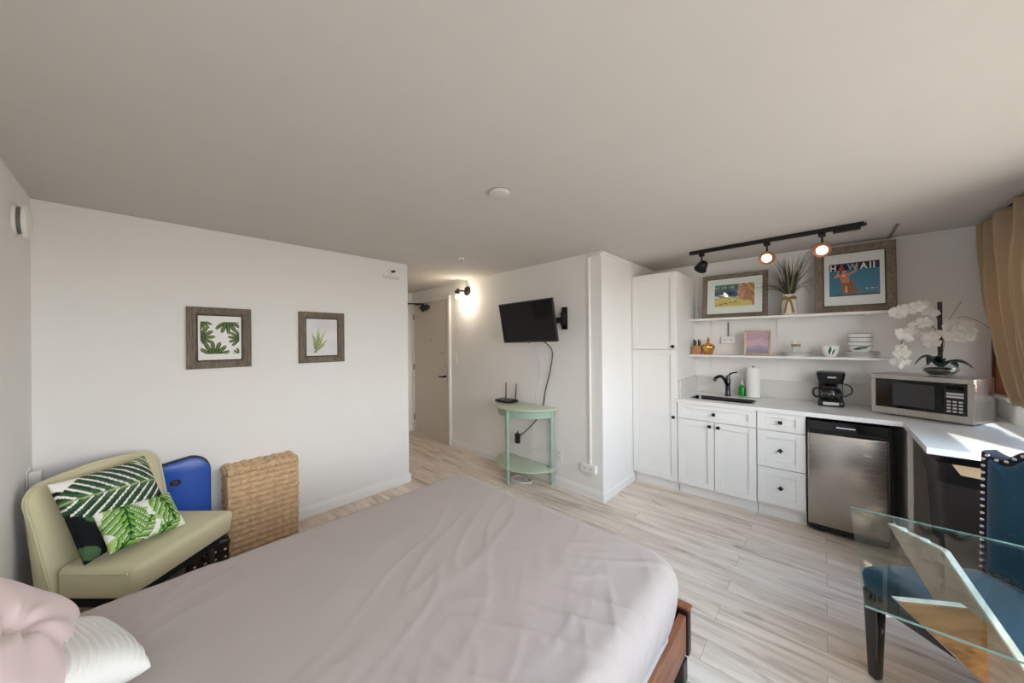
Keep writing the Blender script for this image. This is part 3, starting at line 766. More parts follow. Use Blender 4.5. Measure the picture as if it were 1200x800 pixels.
# ------------------------------------------------------------------ shelves
SZU, SZL, SYF = 1.750, 1.365, 4.05
def shelf(label, x1, z):
    t = thing('wall_shelf', label, 'shelf', (-.33, YK, z))
    bm = BM(); box(bm, -1.088+.33, x1+.33, SYF-YK, -.001, -.022, 0, .002); obj('board', bm, 'cab', t)
    for x in (-.927, -.345, .26):
        bm = BM(); X = x+.33
        box(bm, X-.012, X+.012, -.006, -.001, -.19, -.022, .001); box(bm, X-.012, X+.012, -.20, -.006, -.028, -.022, .001)
        prism(bm, [(-.17, -.028), (-.006, -.028), (-.006, -.17), (-.012, -.17), (-.012, -.034), (-.17, -.034)], 'x', X-.003, X+.003)
        obj('bracket', bm, 'wht', t)
    return t
shelf('long white upper wall shelf carrying two framed posters and a grass plant', .44, SZU)
shelf('long white lower wall shelf carrying plates, bowls and a pink picture', .402, SZL)

# ---------- framed pictures
def inpoly(x, y, P):
    c = False; n = len(P); j = n-1
    for i in range(n):
        xi, yi = P[i]; xj, yj = P[j]
        if (yi > y) != (yj > y) and x < (xj-xi)*(y-yi)/(yj-yi)+xi: c = not c
        j = i
    return c
def frame_bm(w, h, fw, d, inner=0, z0=0.):
    """frame in local xz, front toward -y, lower edge at z0"""
    bm = BM()
    prof = [(0, 0), (0, -d+.004), (.004, -d), (fw*.55, -d*.88), (fw-.006, -d*.72), (fw, -d*.5), (fw, 0)]
    cs = [(-w/2, z0, 1, 1), (w/2, z0, -1, 1), (w/2, z0+h, -1, -1), (-w/2, z0+h, 1, -1)]
    rings = [[bm.verts.new(Vector((x+sx*o, y, z+sz*o))) for o, y in prof] for x, z, sx, sz in cs]
    n = len(prof)
    for k in range(4):
        a, b = rings[k], rings[(k+1) % 4]
        for i in range(n): bm.faces.new((a[i], a[(i+1) % n], b[(i+1) % n], b[i]))
    return bm
def picture(name, label, cat, loc, rot, w, h, fw, d, fm, mw, fn, nx, nz, px=None, bead=True, group=None, glass=True, mm='matboard'):
    """px=(x0,x1,z0,z1) of the printed area inside the frame's inner opening, local"""
    t = thing(name, label, cat, loc, 0, group, rot)
    obj('frame', frame_bm(w, h, fw, d), fm, t)
    bm = BM(); box(bm, -w/2+.004, w/2-.004, -.004, -.0005, .004, h-.004); obj('backing', bm, 'grey', t)
    if bead:
        obj('inner_bead', _off(frame_bm(w-2*fw+.004, h-2*fw+.004, .008, d*.62), fw-.002), 'blackbead', t)
    bm = BM(); box(bm, -w/2+fw-.003, w/2-fw+.003, -.008, -.004, fw-.003, h-fw+.003); obj('mat_board', bm, mm, t)
    x0, x1, z0, z1 = px
    bm = BM(); grid(bm, nx, nz, lambda u, v: Vector((x0+(x1-x0)*u, -.0092, z0+(z1-z0)*v)))
    p = obj('print', bm, 'print', t); paint(p, lambda c: fn((c.x-x0)/(x1-x0), (c.z-z0)/(z1-z0)))
    if glass:
        bm = BM(); box(bm, -w/2+fw-.003, w/2-fw+.003, -.0135, -.0115, fw-.003, h-fw+.003); obj('glazing', bm, 'glass', t)
    return t, p
def _off(bm, z):
    for v in bm.verts: v.co.z += z
    return bm

def leaf_hit(u, v, cx, cz, ang, L, n=6):
    """split monstera-like leaf: returns True inside; grows from (cx,cz) along ang"""
    dx, dz = u-cx, v-cz; ca, sa = math.cos(ang), math.sin(ang)
    a, b = dx*ca+dz*sa, -dx*sa+dz*ca
    r = math.hypot(a, b)
    if r > L or r < 1e-6: return 0
    th = math.atan2(b, a)
    if abs(th) > 1.35: return 0
    k = (th+1.35)/2.7*n
    f = abs(k-math.floor(k)-.5)*2
    lim = .45*L+(.55*L)*(1-f**2.2)*(1-.15*abs(th))
    if r < lim: return 1+(0.5 if f < .25 else 0)+(.3*r/L)
    return 0
def art_leaves(u, v):
    W = (238, 238, 240)
    spots = [(.02, 1.02, -.6, .30), (.68, 1.06, -1.25, .46), (-.05, .50, .30, .43), (1.05, .47, 2.75, .37), (.34, -.06, 1.45, .47), (1.05, -.04, 2.3, .26)]
    for cx, cz, a, L in spots:
        h = leaf_hit(u, v, cx, cz, a, L)
        if h: return (102+30*(h-1), 128+20*(h-1), 62) if h > 1.45 else (44, 62, 30)
    return W
picture('framed_picture', 'weathered wood framed print of dark green leaf cutouts on white, left of the two', 'picture', (XL+.0008, .411, 1.347), (0, 0, PI/2), .372, .449, .055, .026, 'barn', 0, art_leaves, 90, 90, (-.112, .112, .105, .345), glass=False)
def art_sprig(u, v):
    c = [222, 222, 224]
    n = noise.noise(Vector((u*3, v*3, 1)))*10
    c = [x+n for x in c]
    bx, bz = .20, .08
    for k in range(12):
        a = .55+k*.13; L = .46+.17*math.sin(k*2.1)+(.13 if 3 < k < 8 else 0)
        dx, dz = u-bx-.012*k, v-bz; t_ = dx*math.cos(a)+dz*math.sin(a); o = -dx*math.sin(a)+dz*math.cos(a)+.10*(t_-.2)**2
        if 0 < t_ < L:
            wd = .030*math.sin(PI*min(1, t_/L))+.004
            if abs(o) < wd:
                s = k % 3
                return [(140, 158, 112), (176, 188, 140), (106, 128, 84)][s]
    return c
picture('framed_picture', 'weathered wood framed print of a pale green sprig on grey, right of the two', 'picture', (XL+.0008, 1.117, 1.352), (0, 0, PI/2), .376, .449, .055, .026, 'barn', 0, art_sprig, 100, 110, (-.128, .128, .062, .387), glass=False)

def art_beach(u, v):
    # beach, sea and a woman's profile in flat colours
    face = [(1.02, 1.02), (.64, 1.02), (.60, .90), (.62, .80), (.585, .70), (.555, .62), (.60, .585), (.585, .53), (.605, .50), (.59, .45), (.62, .40), (.62, .31), (.68, .27), (.82, .26), (.93, .18), (.96, .0), (1.02, .0)]
    hair = [(1.02, 1.02), (.66, 1.02), (.63, .93), (.74, .90), (.86, .80), (.93, .62), (.95, .4), (.985, .2), (1.02, .1)]
    if inpoly(u, v, face):
        if inpoly(u, v, hair): return (206, 168, 92) if math.sin(40*(u+v*.5)) > -.3 else (160, 116, 60)
        if abs(v-.72-.08*(u-.7)) < .012 and .68 < u < .80: return (60, 40, 34)
        if abs(v-.84+.3*(u-.72)**2) < .010 and .66 < u < .82: return (110, 70, 50)
        if abs(v-.475) < .022 and .605 < u < .66: return (186, 84, 74)
        return (208, 160, 130) if u < .86-.2*(1-v) else (184, 132, 104)
    if v > .82: 
        return (86, 124, 112) if v > .93 or abs(v-.87) > .04 else (174, 190, 160) if math.sin(u*70)+math.sin(u*31) > .1 and u < .58 else (64, 92, 84)
    if v > .40: 
        if v > .50+.05*math.sin(u*9): return (58, 78, 104) if v < .66 else (86, 112, 130)
        return (236, 232, 206) if math.sin(u*22+v*30) > .2 else (128, 150, 160)
    s = abs(v-(.06+.28*u)) < .016+.008*math.sin(u*50) and .04 < u < .56
    if s: return (120, 78, 40)
    if abs(v-(.02+.2*u)) < .012 and .2 < u < .5 and math.sin(u*80) > 0: return (150, 104, 56)
    return (230, 208, 128) if noise.noise(Vector((u*6, v*9, 3))) > -.1 else (216, 190, 104)
ang = R(-4)
picture('framed_poster', 'grey-brown framed beach poster with a profile face, left on the upper shelf', 'poster', (-.695, 4.15, SZU+.001), (R(-7), 0, 0), .575, .462, .04, .024, 'greyframe', 0, art_beach, 130, 90, (-.172, .178, .118, .352), bead=True)
def ell(u, v, cx, cz, rx, rz, a=0):
    dx, dz = u-cx, v-cz; ca, sa = math.cos(a), math.sin(a)
    return ((dx*ca+dz*sa)/rx)**2+((-dx*sa+dz*ca)/rz)**2 < 1
def seg(u, v, ax, az, bx, bz, w0, w1):
    dx, dz = bx-ax, bz-az; L2 = dx*dx+dz*dz; t_ = max(0, min(1, ((u-ax)*dx+(v-az)*dz)/L2))
    return math.hypot(u-ax-dx*t_, v-az-dz*t_) < w0+(w1-w0)*t_
def art_hawaii(u, v):
    if ell(u, v, .30, .765, .055, .05): return (214, 150, 110) if v < .775 else (34, 22, 20)
    if ell(u, v, .27, .80, .05, .03) or ell(u, v, .235, .74, .03, .06): return (34, 22, 20)
    for (cx, cz) in ((.22, .80), (.25, .835), (.20, .76)):
        if ell(u, v, cx, cz, .022, .022): return (238, 224, 206)
    if ell(u, v, .305, .60, .085, .075) and not ell(u, v, .305, .63, .045, .045): return (226, 88, 78)
    if ell(u, v, .305, .625, .045, .04): return (240, 186, 160)
    if seg(u, v, .24, .64, .12, .60, .035, .028) or seg(u, v, .12, .60, .20, .72, .026, .02): return (206, 140, 96)
    if seg(u, v, .38, .64, .54, .74, .034, .026) or seg(u, v, .54, .74, .57, .92, .025, .018): return (206, 140, 96)
    if seg(u, v, .31, .62, .33, .48, .09, .085): return (198, 128, 84)
    sk = [(.24, .50), (.43, .50), (.50, .42), (.53, .30), (.52, .22), (.62, .14), (.66, .10), (.52, .09), (.45, .04), (.28, .03), (.27, .18), (.24, .34)]
    if inpoly(u, v, sk):
        if .33 < u < .37 and .10 < v < .30: return (224, 170, 128)
        return (128, 70, 34) if math.sin(u*90+v*14) > -.35 else (156, 92, 48)
    if v > .80: return (20, 30, 66)
    if v < .05 and u > .12: return (18, 46, 66)
    if abs(v-.19) < .012 and .72 < u < .95 and math.sin(u*60) > -.3: return (214, 222, 220)
    t_ = v/.8
    return (22+10*t_, 112+8*t_, 146+4*t_)
t, p = picture('framed_poster', 'larger framed hula dancer poster lettered HAWAII, right end of the upper shelf', 'poster', (.185, 4.165, SZU+.001), (R(-5), 0, 0), .50, .585, .058, .028, 'greyframe', 0, art_hawaii, 120, 120, (-.152, .158, .145, .435), bead=True)
# lettering on the printed sheet
bm = BM(); x = -.145
for ch, mi in (('H', 0), ('A', 1), ('W', 2), ('A', 0), ('I', 0), ('I', 0)):
    cu = bpy.data.curves.new('lettering', 'FONT'); cu.body = ch; cu.size = .074; cu.offset = .0022
    o = bpy.data.objects.new('lettering', cu); COL.objects.link(o)
    bpy.context.view_layer.update()
    dg = bpy.context.evaluated_depsgraph_get(); me = bpy.data.meshes.new_from_object(o.evaluated_get(dg))
    kx = .80; xs = [v.co.x*kx for v in me.vertices]; x0, wch = min(xs), max(xs)-min(xs)
    b2 = BM(); b2.from_mesh(me)
    for v in b2.verts: v.co = Vector((x+(v.co.x*kx-x0), -.0098, .374+v.co.y))
    for f in b2.faces: f.material_index = mi
    mm = bpy.data.meshes.new('tmp'); b2.to_mesh(mm); b2.free(); 
    k = len(bm.faces); bm.from_mesh(mm); bm.faces.ensure_lookup_table()
    for f in bm.faces[k:]: f.material_index = mi
    bpy.data.objects.remove(o); bpy.data.curves.remove(cu); bpy.data.meshes.remove(me); bpy.data.meshes.remove(mm)
    x += wch+.0125
M['letw'] = mat('letter_white', (238, 238, 230), .6); M['letr'] = mat('letter_red', (206, 52, 62), .6); M['letg'] = mat('letter_blue_grey', (150, 178, 190), .6)
obj('lettering', bm, ['letw', 'letr', 'letg'], p)

def art_pink(u, v):
    n = .12*noise.noise(Vector((u*2.5, v*9, 5)))
    s = v+n
    if abs(s-.60) < .02 and .25 < u < .75: return (186, 168, 190)
    return (182, 156, 168) if s > .66 else (200, 172, 180) if s > .36 else (164, 152, 178) if s > .2 else (150, 140, 158)
picture('framed_picture', 'small pale wood framed lilac and pink seascape on the lower shelf', 'picture', (-.498, 4.15, SZL+.001), (R(-6), 0, 0), .215, .245, .018, .022, 'lightwood', 0, art_pink, 60, 60, (-.0895, .0895, .0185, .2265), bead=False, glass=False)

# clear bottle at the upper shelf's left end
t = thing('glass_bottle', 'clear glass bottle at the left end of the upper shelf', 'bottle', (-1.035, 4.14, SZU))
bm = BM(); lathe(bm, [(0, .0), (.026, 0), (.03, .01), (.03, .12), (.012, .16), (.011, .20), (.014, .205), (.009, .205), (.009, .16), (.027, .118), (.027, .012), (0, .008)], seg=24); obj('body', bm, 'glass', t, True)
bm = BM(); cyl(bm, (0, 0, .195), (0, 0, .222), .0085, .010, 12); obj('stopper', bm, 'glass', t, True)

# grass plant in a ribboned vase
t = thing('grass_plant', 'spiky grass plant in a cream vase tied with a burlap bow between the posters', 'plant', (-.243, 4.15, SZU))
bm = BM(); lathe(bm, [(0, 0), (.052, 0), (.058, .01), (.060, .10), (.055, .135), (.044, .155), (.046, .185), (.050, .195), (.044, .195), (.040, .17), (0, .165)], seg=30); v_ = obj('vase', bm, 'vase', t, True)
bm = BM(); lathe(bm, [(.048, .143), (.051, .150), (.049, .165), (.046, .165)], seg=30)
for s in (-1, 1):
    tube(bm, smoothpath([(0, -.055, .155), (s*.035, -.065, .172), (s*.05, -.06, .158), (s*.02, -.06, .15), (0, -.055, .153)]), .006, 6)
    tube(bm, smoothpath([(0, -.056, .152), (s*.018, -.066, .11), (s*.026, -.068, .06), (s*.034, -.068, .02)]), .007, 6)
obj('ribbon', bm, 'burlap', v_, True)
rnd = random.Random(3)
def blade(bm, base, az, lean, L, w, droop, mi):
    n = 9; d = Vector((math.cos(az), math.sin(az), 0)); s = Vector((-math.sin(az), math.cos(az), 0)); P = Vector(base); a = lean; prev = None
    for k in range(n+1):
        f = k/n; ww = w*(1-f**1.6)*(.5+.5*min(1, f*6))+.0004
        l, r = bm.verts.new(P-s*ww), bm.verts.new(P+s*ww); m_ = bm.verts.new(P+Vector((0, 0, -ww*.5)))
        if prev:
            bm.faces.new((prev[0], prev[2], m_, l)).material_index = mi; bm.faces.new((prev[2], prev[1], r, m_)).material_index = mi
        prev = (l, r, m_); a += droop/n
        P = P+(d*math.sin(a)+Vector((0, 0, 1))*math.cos(a))*(L/n)
        P.z = min(P.z, .612); P.y = min(P.y, .125)
bm = BM()
for k in range(95):
    az = rnd.uniform(0, 2*PI); out = rnd.random()
    blade(bm, (.02*math.cos(az), .02*math.sin(az), .17), az, .08+.25*out, rnd.uniform(.26, .46), rnd.uniform(.003, .006), rnd.uniform(.1, .9) if out < .7 else rnd.uniform(1.2, 2.2), rnd.choice((0, 0, 0, 1)))
obj('grass_blades', bm, ['grassb', 'grassl'], t)

# ---------- lower shelf crockery
t = thing('knife_block', 'wooden knife block with black handled knives at the left end of the lower shelf', 'knife block', (-1.03, 4.13, SZL))
bm = BM(); prism(bm, [(-.05, 0), (.05, 0), (.05, .075), (-.05, .095)], 'x', -.042, .042); obj('block', bm, 'bamboo', t)
for x, y, hh in ((-.024, -.025, .165), (-.024, .02, .15), (.02, -.02, .16), (.02, .025, .145)):
    bm = BM(); vs = box(bm, x-.008, x+.008, y-.011, y+.011, .082, hh, .004); obj('knife_handle', bm, 'black', t)
t = thing('gold_jar', 'polished gold crown-shaped jar with a pointed lid on the lower shelf', 'jar', (-.925, 4.13, SZL))
bm = BM()
vs = lathe(bm, [(0, 0), (.035, 0), (.040, .006), (.045, .03), (.058, .065), (.064, .085), (.060, .095), (.05, .098), (0, .098)], seg=48)
for v in vs:
    a = math.atan2(v.co.y, v.co.x); r = math.hypot(v.co.x, v.co.y)
    if r > .03: k = 1+.06*math.cos(8*a); v.co.x *= k; v.co.y *= k
obj('body', bm, 'gold', t, True, 60)
bm = BM(); lathe(bm, [(0, .099), (.052, .099), (.05, .108), (.032, .118), (.014, .124), (.010, .132), (.017, .142), (.019, .152), (.012, .162), (.006, .168), (.009, .176), (.004, .186), (0, .19)], seg=28); obj('lid', bm, 'gold', t, True)

def plate_bm(r):
    bm = BM(); lathe(bm, [(0, .004), (r*.55, .004), (r*.6, 0), (r*.66, 0), (r*.7, .006), (r, .017), (r+.001, .020), (r-.004, .0205), (r*.72, .011), (r*.6, .008), (0, .008)], seg=40); return bm
def plate_thing(label, loc, r, group):
    t = thing('plate', label, 'plate', loc, 0, group)
    obj('dish', plate_bm(r), 'ceramic', t, True)
    bm = BM(); lathe(bm, [(r-.0005, .0200), (r+.0012, .0196), (r+.0012, .0208), (r-.0005, .0212)], seg=40); obj('rim_line', bm, 'ceramic_line', t, True)
    return t
p0 = plate_thing('white plate, lower of the two under the clear tumbler', (-.20, 4.155, SZL), .118, 'plates on the lower shelf')
dup(p0, (-.20, 4.155, SZL+.0135), None, 'white plate directly beneath the clear tumbler')
dup(p0, (.222, 4.155, SZL), None, 'white plate at the bottom of the stack beneath the bowls')
dup(p0, (.222, 4.155, SZL+.0135), None, 'white plate in the middle of the stack beneath the bowls')
dup(p0, (.222, 4.155, SZL+.027), None, 'white plate touching the bottom bowl of the bowl stack')
t = thing('tumbler', 'clear glass tumbler standing on the left plates', 'glass', (-.20, 4.155, SZL+.0222))
bm = BM(); lathe(bm, [(0, 0), (.028, 0), (.030, .004), (.037, .118), (.035, .119), (.028, .010), (0, .008)], seg=28); obj('body', bm, 'glass', t, True)
bm = BM(); lathe(bm, [(.0345, .068), (.0362, .088), (.0367, .088), (.035, .068)], seg=28); obj('printed_band', bm, 'burlap', t, True)
t = thing('bowl', 'small white bowl painted with a green leaf, left of the bowl stack', 'bowl', (.035, 4.14, SZL), 0, 'bowls on the lower shelf')
bprof = [(0, .006), (.032, .004), (.034, 0), (.038, 0), (.040, .006), (.060, .05), (.064, .098), (.061, .099), (.056, .055), (.036, .014), (0, .012)]
bm = BM(); lathe(bm, bprof, seg=36); obj('dish', bm, 'ceramic', t, True)
bm = BM()
def rad(z): return .040+(.060-.040)*(z-.006)/.044 if z < .05 else .060+.004*(z-.05)/.048
for a0, L, ww in ((-1.75, .08, .3), (-1.35, .06, .22)):
    rows = []
    for k in range(9):
        z = .015+L*k/8; w_ = ww*math.sin(PI*k/8)+.01; rows.append([bm.verts.new(Vector(((rad(z)+.0012)*math.cos(a0+.25*k/8+s*w_), (rad(z)+.0012)*math.sin(a0+.25*k/8+s*w_), z))) for s in (-.5, 0, .5)])
    for a, b in zip(rows, rows[1:]):
        for i in range(2): bm.faces.new((a[i], a[i+1], b[i+1], b[i]))
obj('leaf_motif', bm, 'leafprint', t, True)
b0 = None; zb = SZL+.0365
names = ['white bowl at the bottom of the four-bowl stack, leaf painted', 'white bowl second from the bottom of the bowl stack', 'white bowl second from the top of the bowl stack', 'white bowl on top of the four-bowl stack']
sprof = [(0, .006), (.038, .004), (.040, 0), (.046, 0), (.048, .006), (.072, .038), (.077, .062), (.074, .063), (.068, .040), (.044, .013), (0, .011)]
for k in range(4):
    if k == 0:
        b0 = thing('bowl', names[0], 'bowl', (.222, 4.155, zb), 0, 'bowls on the lower shelf')
        bm = BM(); lathe(bm, sprof, seg=36); obj('dish', bm, 'ceramic', b0, True)
        bm = BM(); lathe(bm, [(.0745, .0632), (.0775, .0622), (.0778, .0590), (.0772, .0585), (.0768, .061), (.0742, .0622)], seg=36); obj('rim_line', bm, 'ceramic_line', b0, True)
    else:
        dup(b0, (.222+.002*(-1)**k, 4.155, zb+.0345*k), .4*k, names[k])
# green leaf painted on the bottom bowl only
bm = BM(); rows = []
for k in range(11):
    a = -2.35+1.5*k/10; z = .030+.022*(k/10); w_ = .011*math.sin(PI*k/10)+.0005
    row = []
    for s in (-1, 0, 1):
        zz = z+s*w_; r_ = (.048+.024*(zz-.006)/.032 if zz < .038 else .072+.005*(zz-.038)/.024)+.0012; row.append(bm.verts.new(Vector((r_*math.cos(a), r_*math.sin(a), zz))))
    rows.append(row)
for a, b in zip(rows, rows[1:]):
    for i in range(2): bm.faces.new((a[i], a[i+1], b[i+1], b[i]))
obj('leaf_motif', bm, 'leafprint', b0, True)

# ------------------------------------------------------------------ track light
t = thing('track_light', 'black ceiling track with three spotlights above the kitchen shelves', 'track light', (-.37, 3.585, H))
t.rotation_euler = (0, 0, R(-2.3))
bm = BM(); box(bm, -.59, .585, -.018, .018, -.032, -.001, .003); obj('rail', bm, 'blackm', t)
bm = BM(); box(bm, .42, .57, -.028, .028, -.05, -.032, .004); box(bm, .57, .60, -.012, .012, -.03, -.012, .003); obj('feed_box', bm, 'blackm', t)
def head(x, d, lit):
    bm = BM(); box(bm, x-.022, x+.022, -.015, .015, -.062, -.032, .004); cyl(bm, (x, 0, -.062), (x, 0, -.105), .007, seg=10); tube(bm, [(x, 0, -.10), (x, .0, -.115), (x+d[0]*-.03, d[1]*-.03, -.14)], .008, 8)
    h_ = obj('lamp_head', bm, 'blackm', t, True)
    d = Vector(d).normalized(); c = Vector((x, 0, -.155))
    q = Vector((0, 0, 1)).rotation_difference(d).to_matrix().to_4x4(); q.translation = c
    bm = BM(); xform(lathe(bm, [(0, -.055), (.020, -.055), (.034, -.045), (.046, -.01), (.050, .03), (.046, .03), (.040, .0), (0, -.01)], seg=28), q); obj('lamp_shade', bm, 'blackm', h_, True)
    bm = BM(); xform(lathe(bm, [(.034, .028), (.054, .026), (.058, .032), (.054, .040), (.034, .036)], seg=32), q); obj('rim', bm, 'copper' if lit else 'blackm', h_, True)
    bm = BM(); xform(lathe(bm, [(0, .022), (.0345, .022), (.0345, .032), (0, .034)], seg=28), q); obj('lens', bm, 'spot', h_, True)
    return c, d
heads = [head(-.485, (-.65, .55, -.75), False), head(.015, (.05, -.85, -.45), True), head(.36, (.0, -.85, -.45), True)]
trk = t

# ------------------------------------------------------------------ orchid
t = thing('orchid', 'white orchid with arching sprays in a glass bowl on top of the microwave', 'plant', (.615, 3.915, CT1+mh+.0005))
bm = BM(); lathe(bm, [(0, .0), (.05, 0), (.06, .004), (.085, .035), (.088, .055), (.070, .085), (.066, .085), (.083, .056), (.080, .037), (.056, .008), (0, .006)], seg=32); obj('glass_bowl', bm, 'glass', t, True)
bm = BM(); lathe(bm, [(0, .008), (.054, .01), (.076, .037), (.077, .05), (.05, .058), (0, .062)], seg=32)
for v in bm.verts: v.co += noise.noise_vector(v.co*90)*.004
obj('pebbles', bm, 'peb', t, True)
bm = BM(); box(bm, -.011, .011, -.011, .011, .05, .535, .003); obj('support_stake', bm, 'black', t)
def leafm(az, L, w, up):
    bm = BM(); d = Vector((math.cos(az), math.sin(az), 0)); s = Vector((-math.sin(az), math.cos(az), 0)); rows = []
    for k in range(11):
        f = k/10; P = Vector((0, 0, .075))+d*(L*f)+Vector((0, 0, up*math.sin(PI*min(1, f*.85))-.03*f*f)); ww = w*math.sin(PI*(f*.93+.05))**.7
        rows.append([bm.verts.new(P+s*(ww*x)+Vector((0, 0, .35*ww*abs(x)))) for x in (-1, -.5, 0, .5, 1)])
    for a, b in zip(rows, rows[1:]):
        for i in range(4): bm.faces.new((a[i], a[i+1], b[i+1], b[i]))
    o = obj('leaf', bm, 'orchleaf', t, True); m_ = o.modifiers.new('thick', 'SOLIDIFY'); m_.thickness = .003
for a in ((2.9, .12, .045, .07), (-.35, .145, .045, .04), (-1.7, .10, .05, .035), (.6, .11, .034, .03), (-2.35, .10, .032, .075), (1.6, .10, .034, .05)): leafm(*a)
spr = [smoothpath([(0, -.005, .10), (-.01, -.01, .30), (-.06, -.02, .375), (-.13, -.03, .35), (-.185, -.05, .26), (-.20, -.06, .13), (-.19, -.065, .07)]),
       smoothpath([(0, .005, .10), (.0, .0, .34), (-.03, -.0, .46), (-.10, .01, .50), (-.17, .015, .475), (-.20, .02, .44)]),
       smoothpath([(.005, 0, .10), (.02, -.01, .30), (.06, -.02, .36), (.11, -.03, .33), (.13, -.035, .28)])]
bm = BM()
for s in spr: tube(bm, s, .0028, 6)
tube(bm, smoothpath([(.005, 0, .12), (.04, .0, .34), (.09, .01, .42), (.15, .0, .40), (.205, -.01, .345), (.235, -.015, .29)]), .0016, 6)
tube(bm, smoothpath([(.0, 0, .30), (.04, .0, .40), (.08, .01, .49), (.10, .02, .53)]), .0016, 6)
obj('stems', bm, 'stem', t, True)
def flower_mesh():
    bm = BM()
    def petal(az, L, w, cup):
        d = Vector((math.cos(az), 0, math.sin(az))); s = Vector((-math.sin(az), 0, math.cos(az))); rows = []
        for k in range(7):
            f = k/6; ww = w*(math.sin(PI*(.06+.9*f))**.75); P = d*(L*f)+Vector((0, -cup*math.sin(PI*f*.6)+.008*f, 0))
            rows.append([bm.verts.new(P+s*(ww*x)+Vector((0, .006*x*x, 0))) for x in (-1, -.4, .4, 1)])
        for a, b in zip(rows, rows[1:]):
            for i in range(3): bm.faces.new((a[i], a[i+1], b[i+1], b[i]))
    for az in (PI/2, PI/2+2.2, PI/2-2.2): petal(az, .036, .011, .006)
    for az in (.15, PI-.15): petal(az, .040, .021, .010)
    sphere(bm, (0, -.010, -.004), .006, .8, 1.3, .8, 8, 0)
    return bm
f0 = obj('flower', flower_mesh(), 'petal', t, True); first = True
rnd = random.Random(5)
def put_flower(p, sc=1.):
    global first
    o = f0 if first else f0.copy()
    if not first: COL.objects.link(o); o.parent = t
    first = False
    o.location = p; o.scale = (sc,)*3
    o.rotation_euler = (rnd.uniform(-.5, .35), rnd.uniform(-.5, .5), rnd.uniform(-.7, .7))
for i, s in enumerate(spr):
    n = (12, 10, 8)[i]
    for k in range(n):
        f = (.40, .42, .30)[i]+(1-(.40, .42, .30)[i])*k/(n-1)
        p = s[min(len(s)-1, int(f*(len(s)-1)))]
        put_flower(p+Vector((rnd.uniform(-.02, .02), -.018+rnd.uniform(-.02, .02), rnd.uniform(-.02, .02))), rnd.uniform(.95, 1.3))
for k in range(7): put_flower(Vector((rnd.uniform(-.075, .08), -.035+rnd.uniform(-.02, .02), rnd.uniform(.235, .345))), 1.15)

# ------------------------------------------------------------------ bed
BX0, BX1, BY0, BY1 = -1.95, -.45, -.375, 1.555
t = thing('bed', 'reddish brown low wooden bed frame under the grey sheet', 'bed', ((BX0+BX1)/2, .6, 0))
ox, oy = (BX0+BX1)/2, .6
def B(bm, x0, x1, y0, y1, z0, z1, bev=.004): return box(bm, x0-ox, x1-ox, y0-oy, y1-oy, z0, z1, bev)
bm = BM(); B(bm, -.500, -.468, -.39, 1.655, .115, .285); obj('side_rail', bm, 'bedwood', t)
bm = BM(); B(bm, -1.925, -1.893, -.39, 1.655, .115, .285); obj('side_rail', bm, 'bedwood', t)
bm = BM(); B(bm, -1.93, -.460, 1.662, 1.70, .10, .302); obj('footboard', bm, 'beddark', t)
bm = BM(); B(bm, -1.935, -.455, 1.658, 1.705, .303, .315); obj('footboard_cap', bm, 'bedwood', t)
for x in (-1.93, -.52):
    bm = BM(); B(bm, x, x+.055, 1.60, 1.66, 0, .10); obj('leg', bm, 'beddark', t)
for x in (-1.93, -.52):
    bm = BM(); B(bm, x, x+.055, -.39, -.34, 0, .114); obj('leg', bm, 'beddark', t)
bm = BM()
for k in range(9): B(bm, -1.892, -.501, -.36+.235*k, -.26+.235*k, .20, .222, .002)
obj('slat_base', bm, 'bedwood', t)
bm = BM(); B(bm, BX0+.03, BX1-.03, BY0+.02, BY1-.03, .225, .565, .07); obj('mattress', bm, 'mattress', t, True)
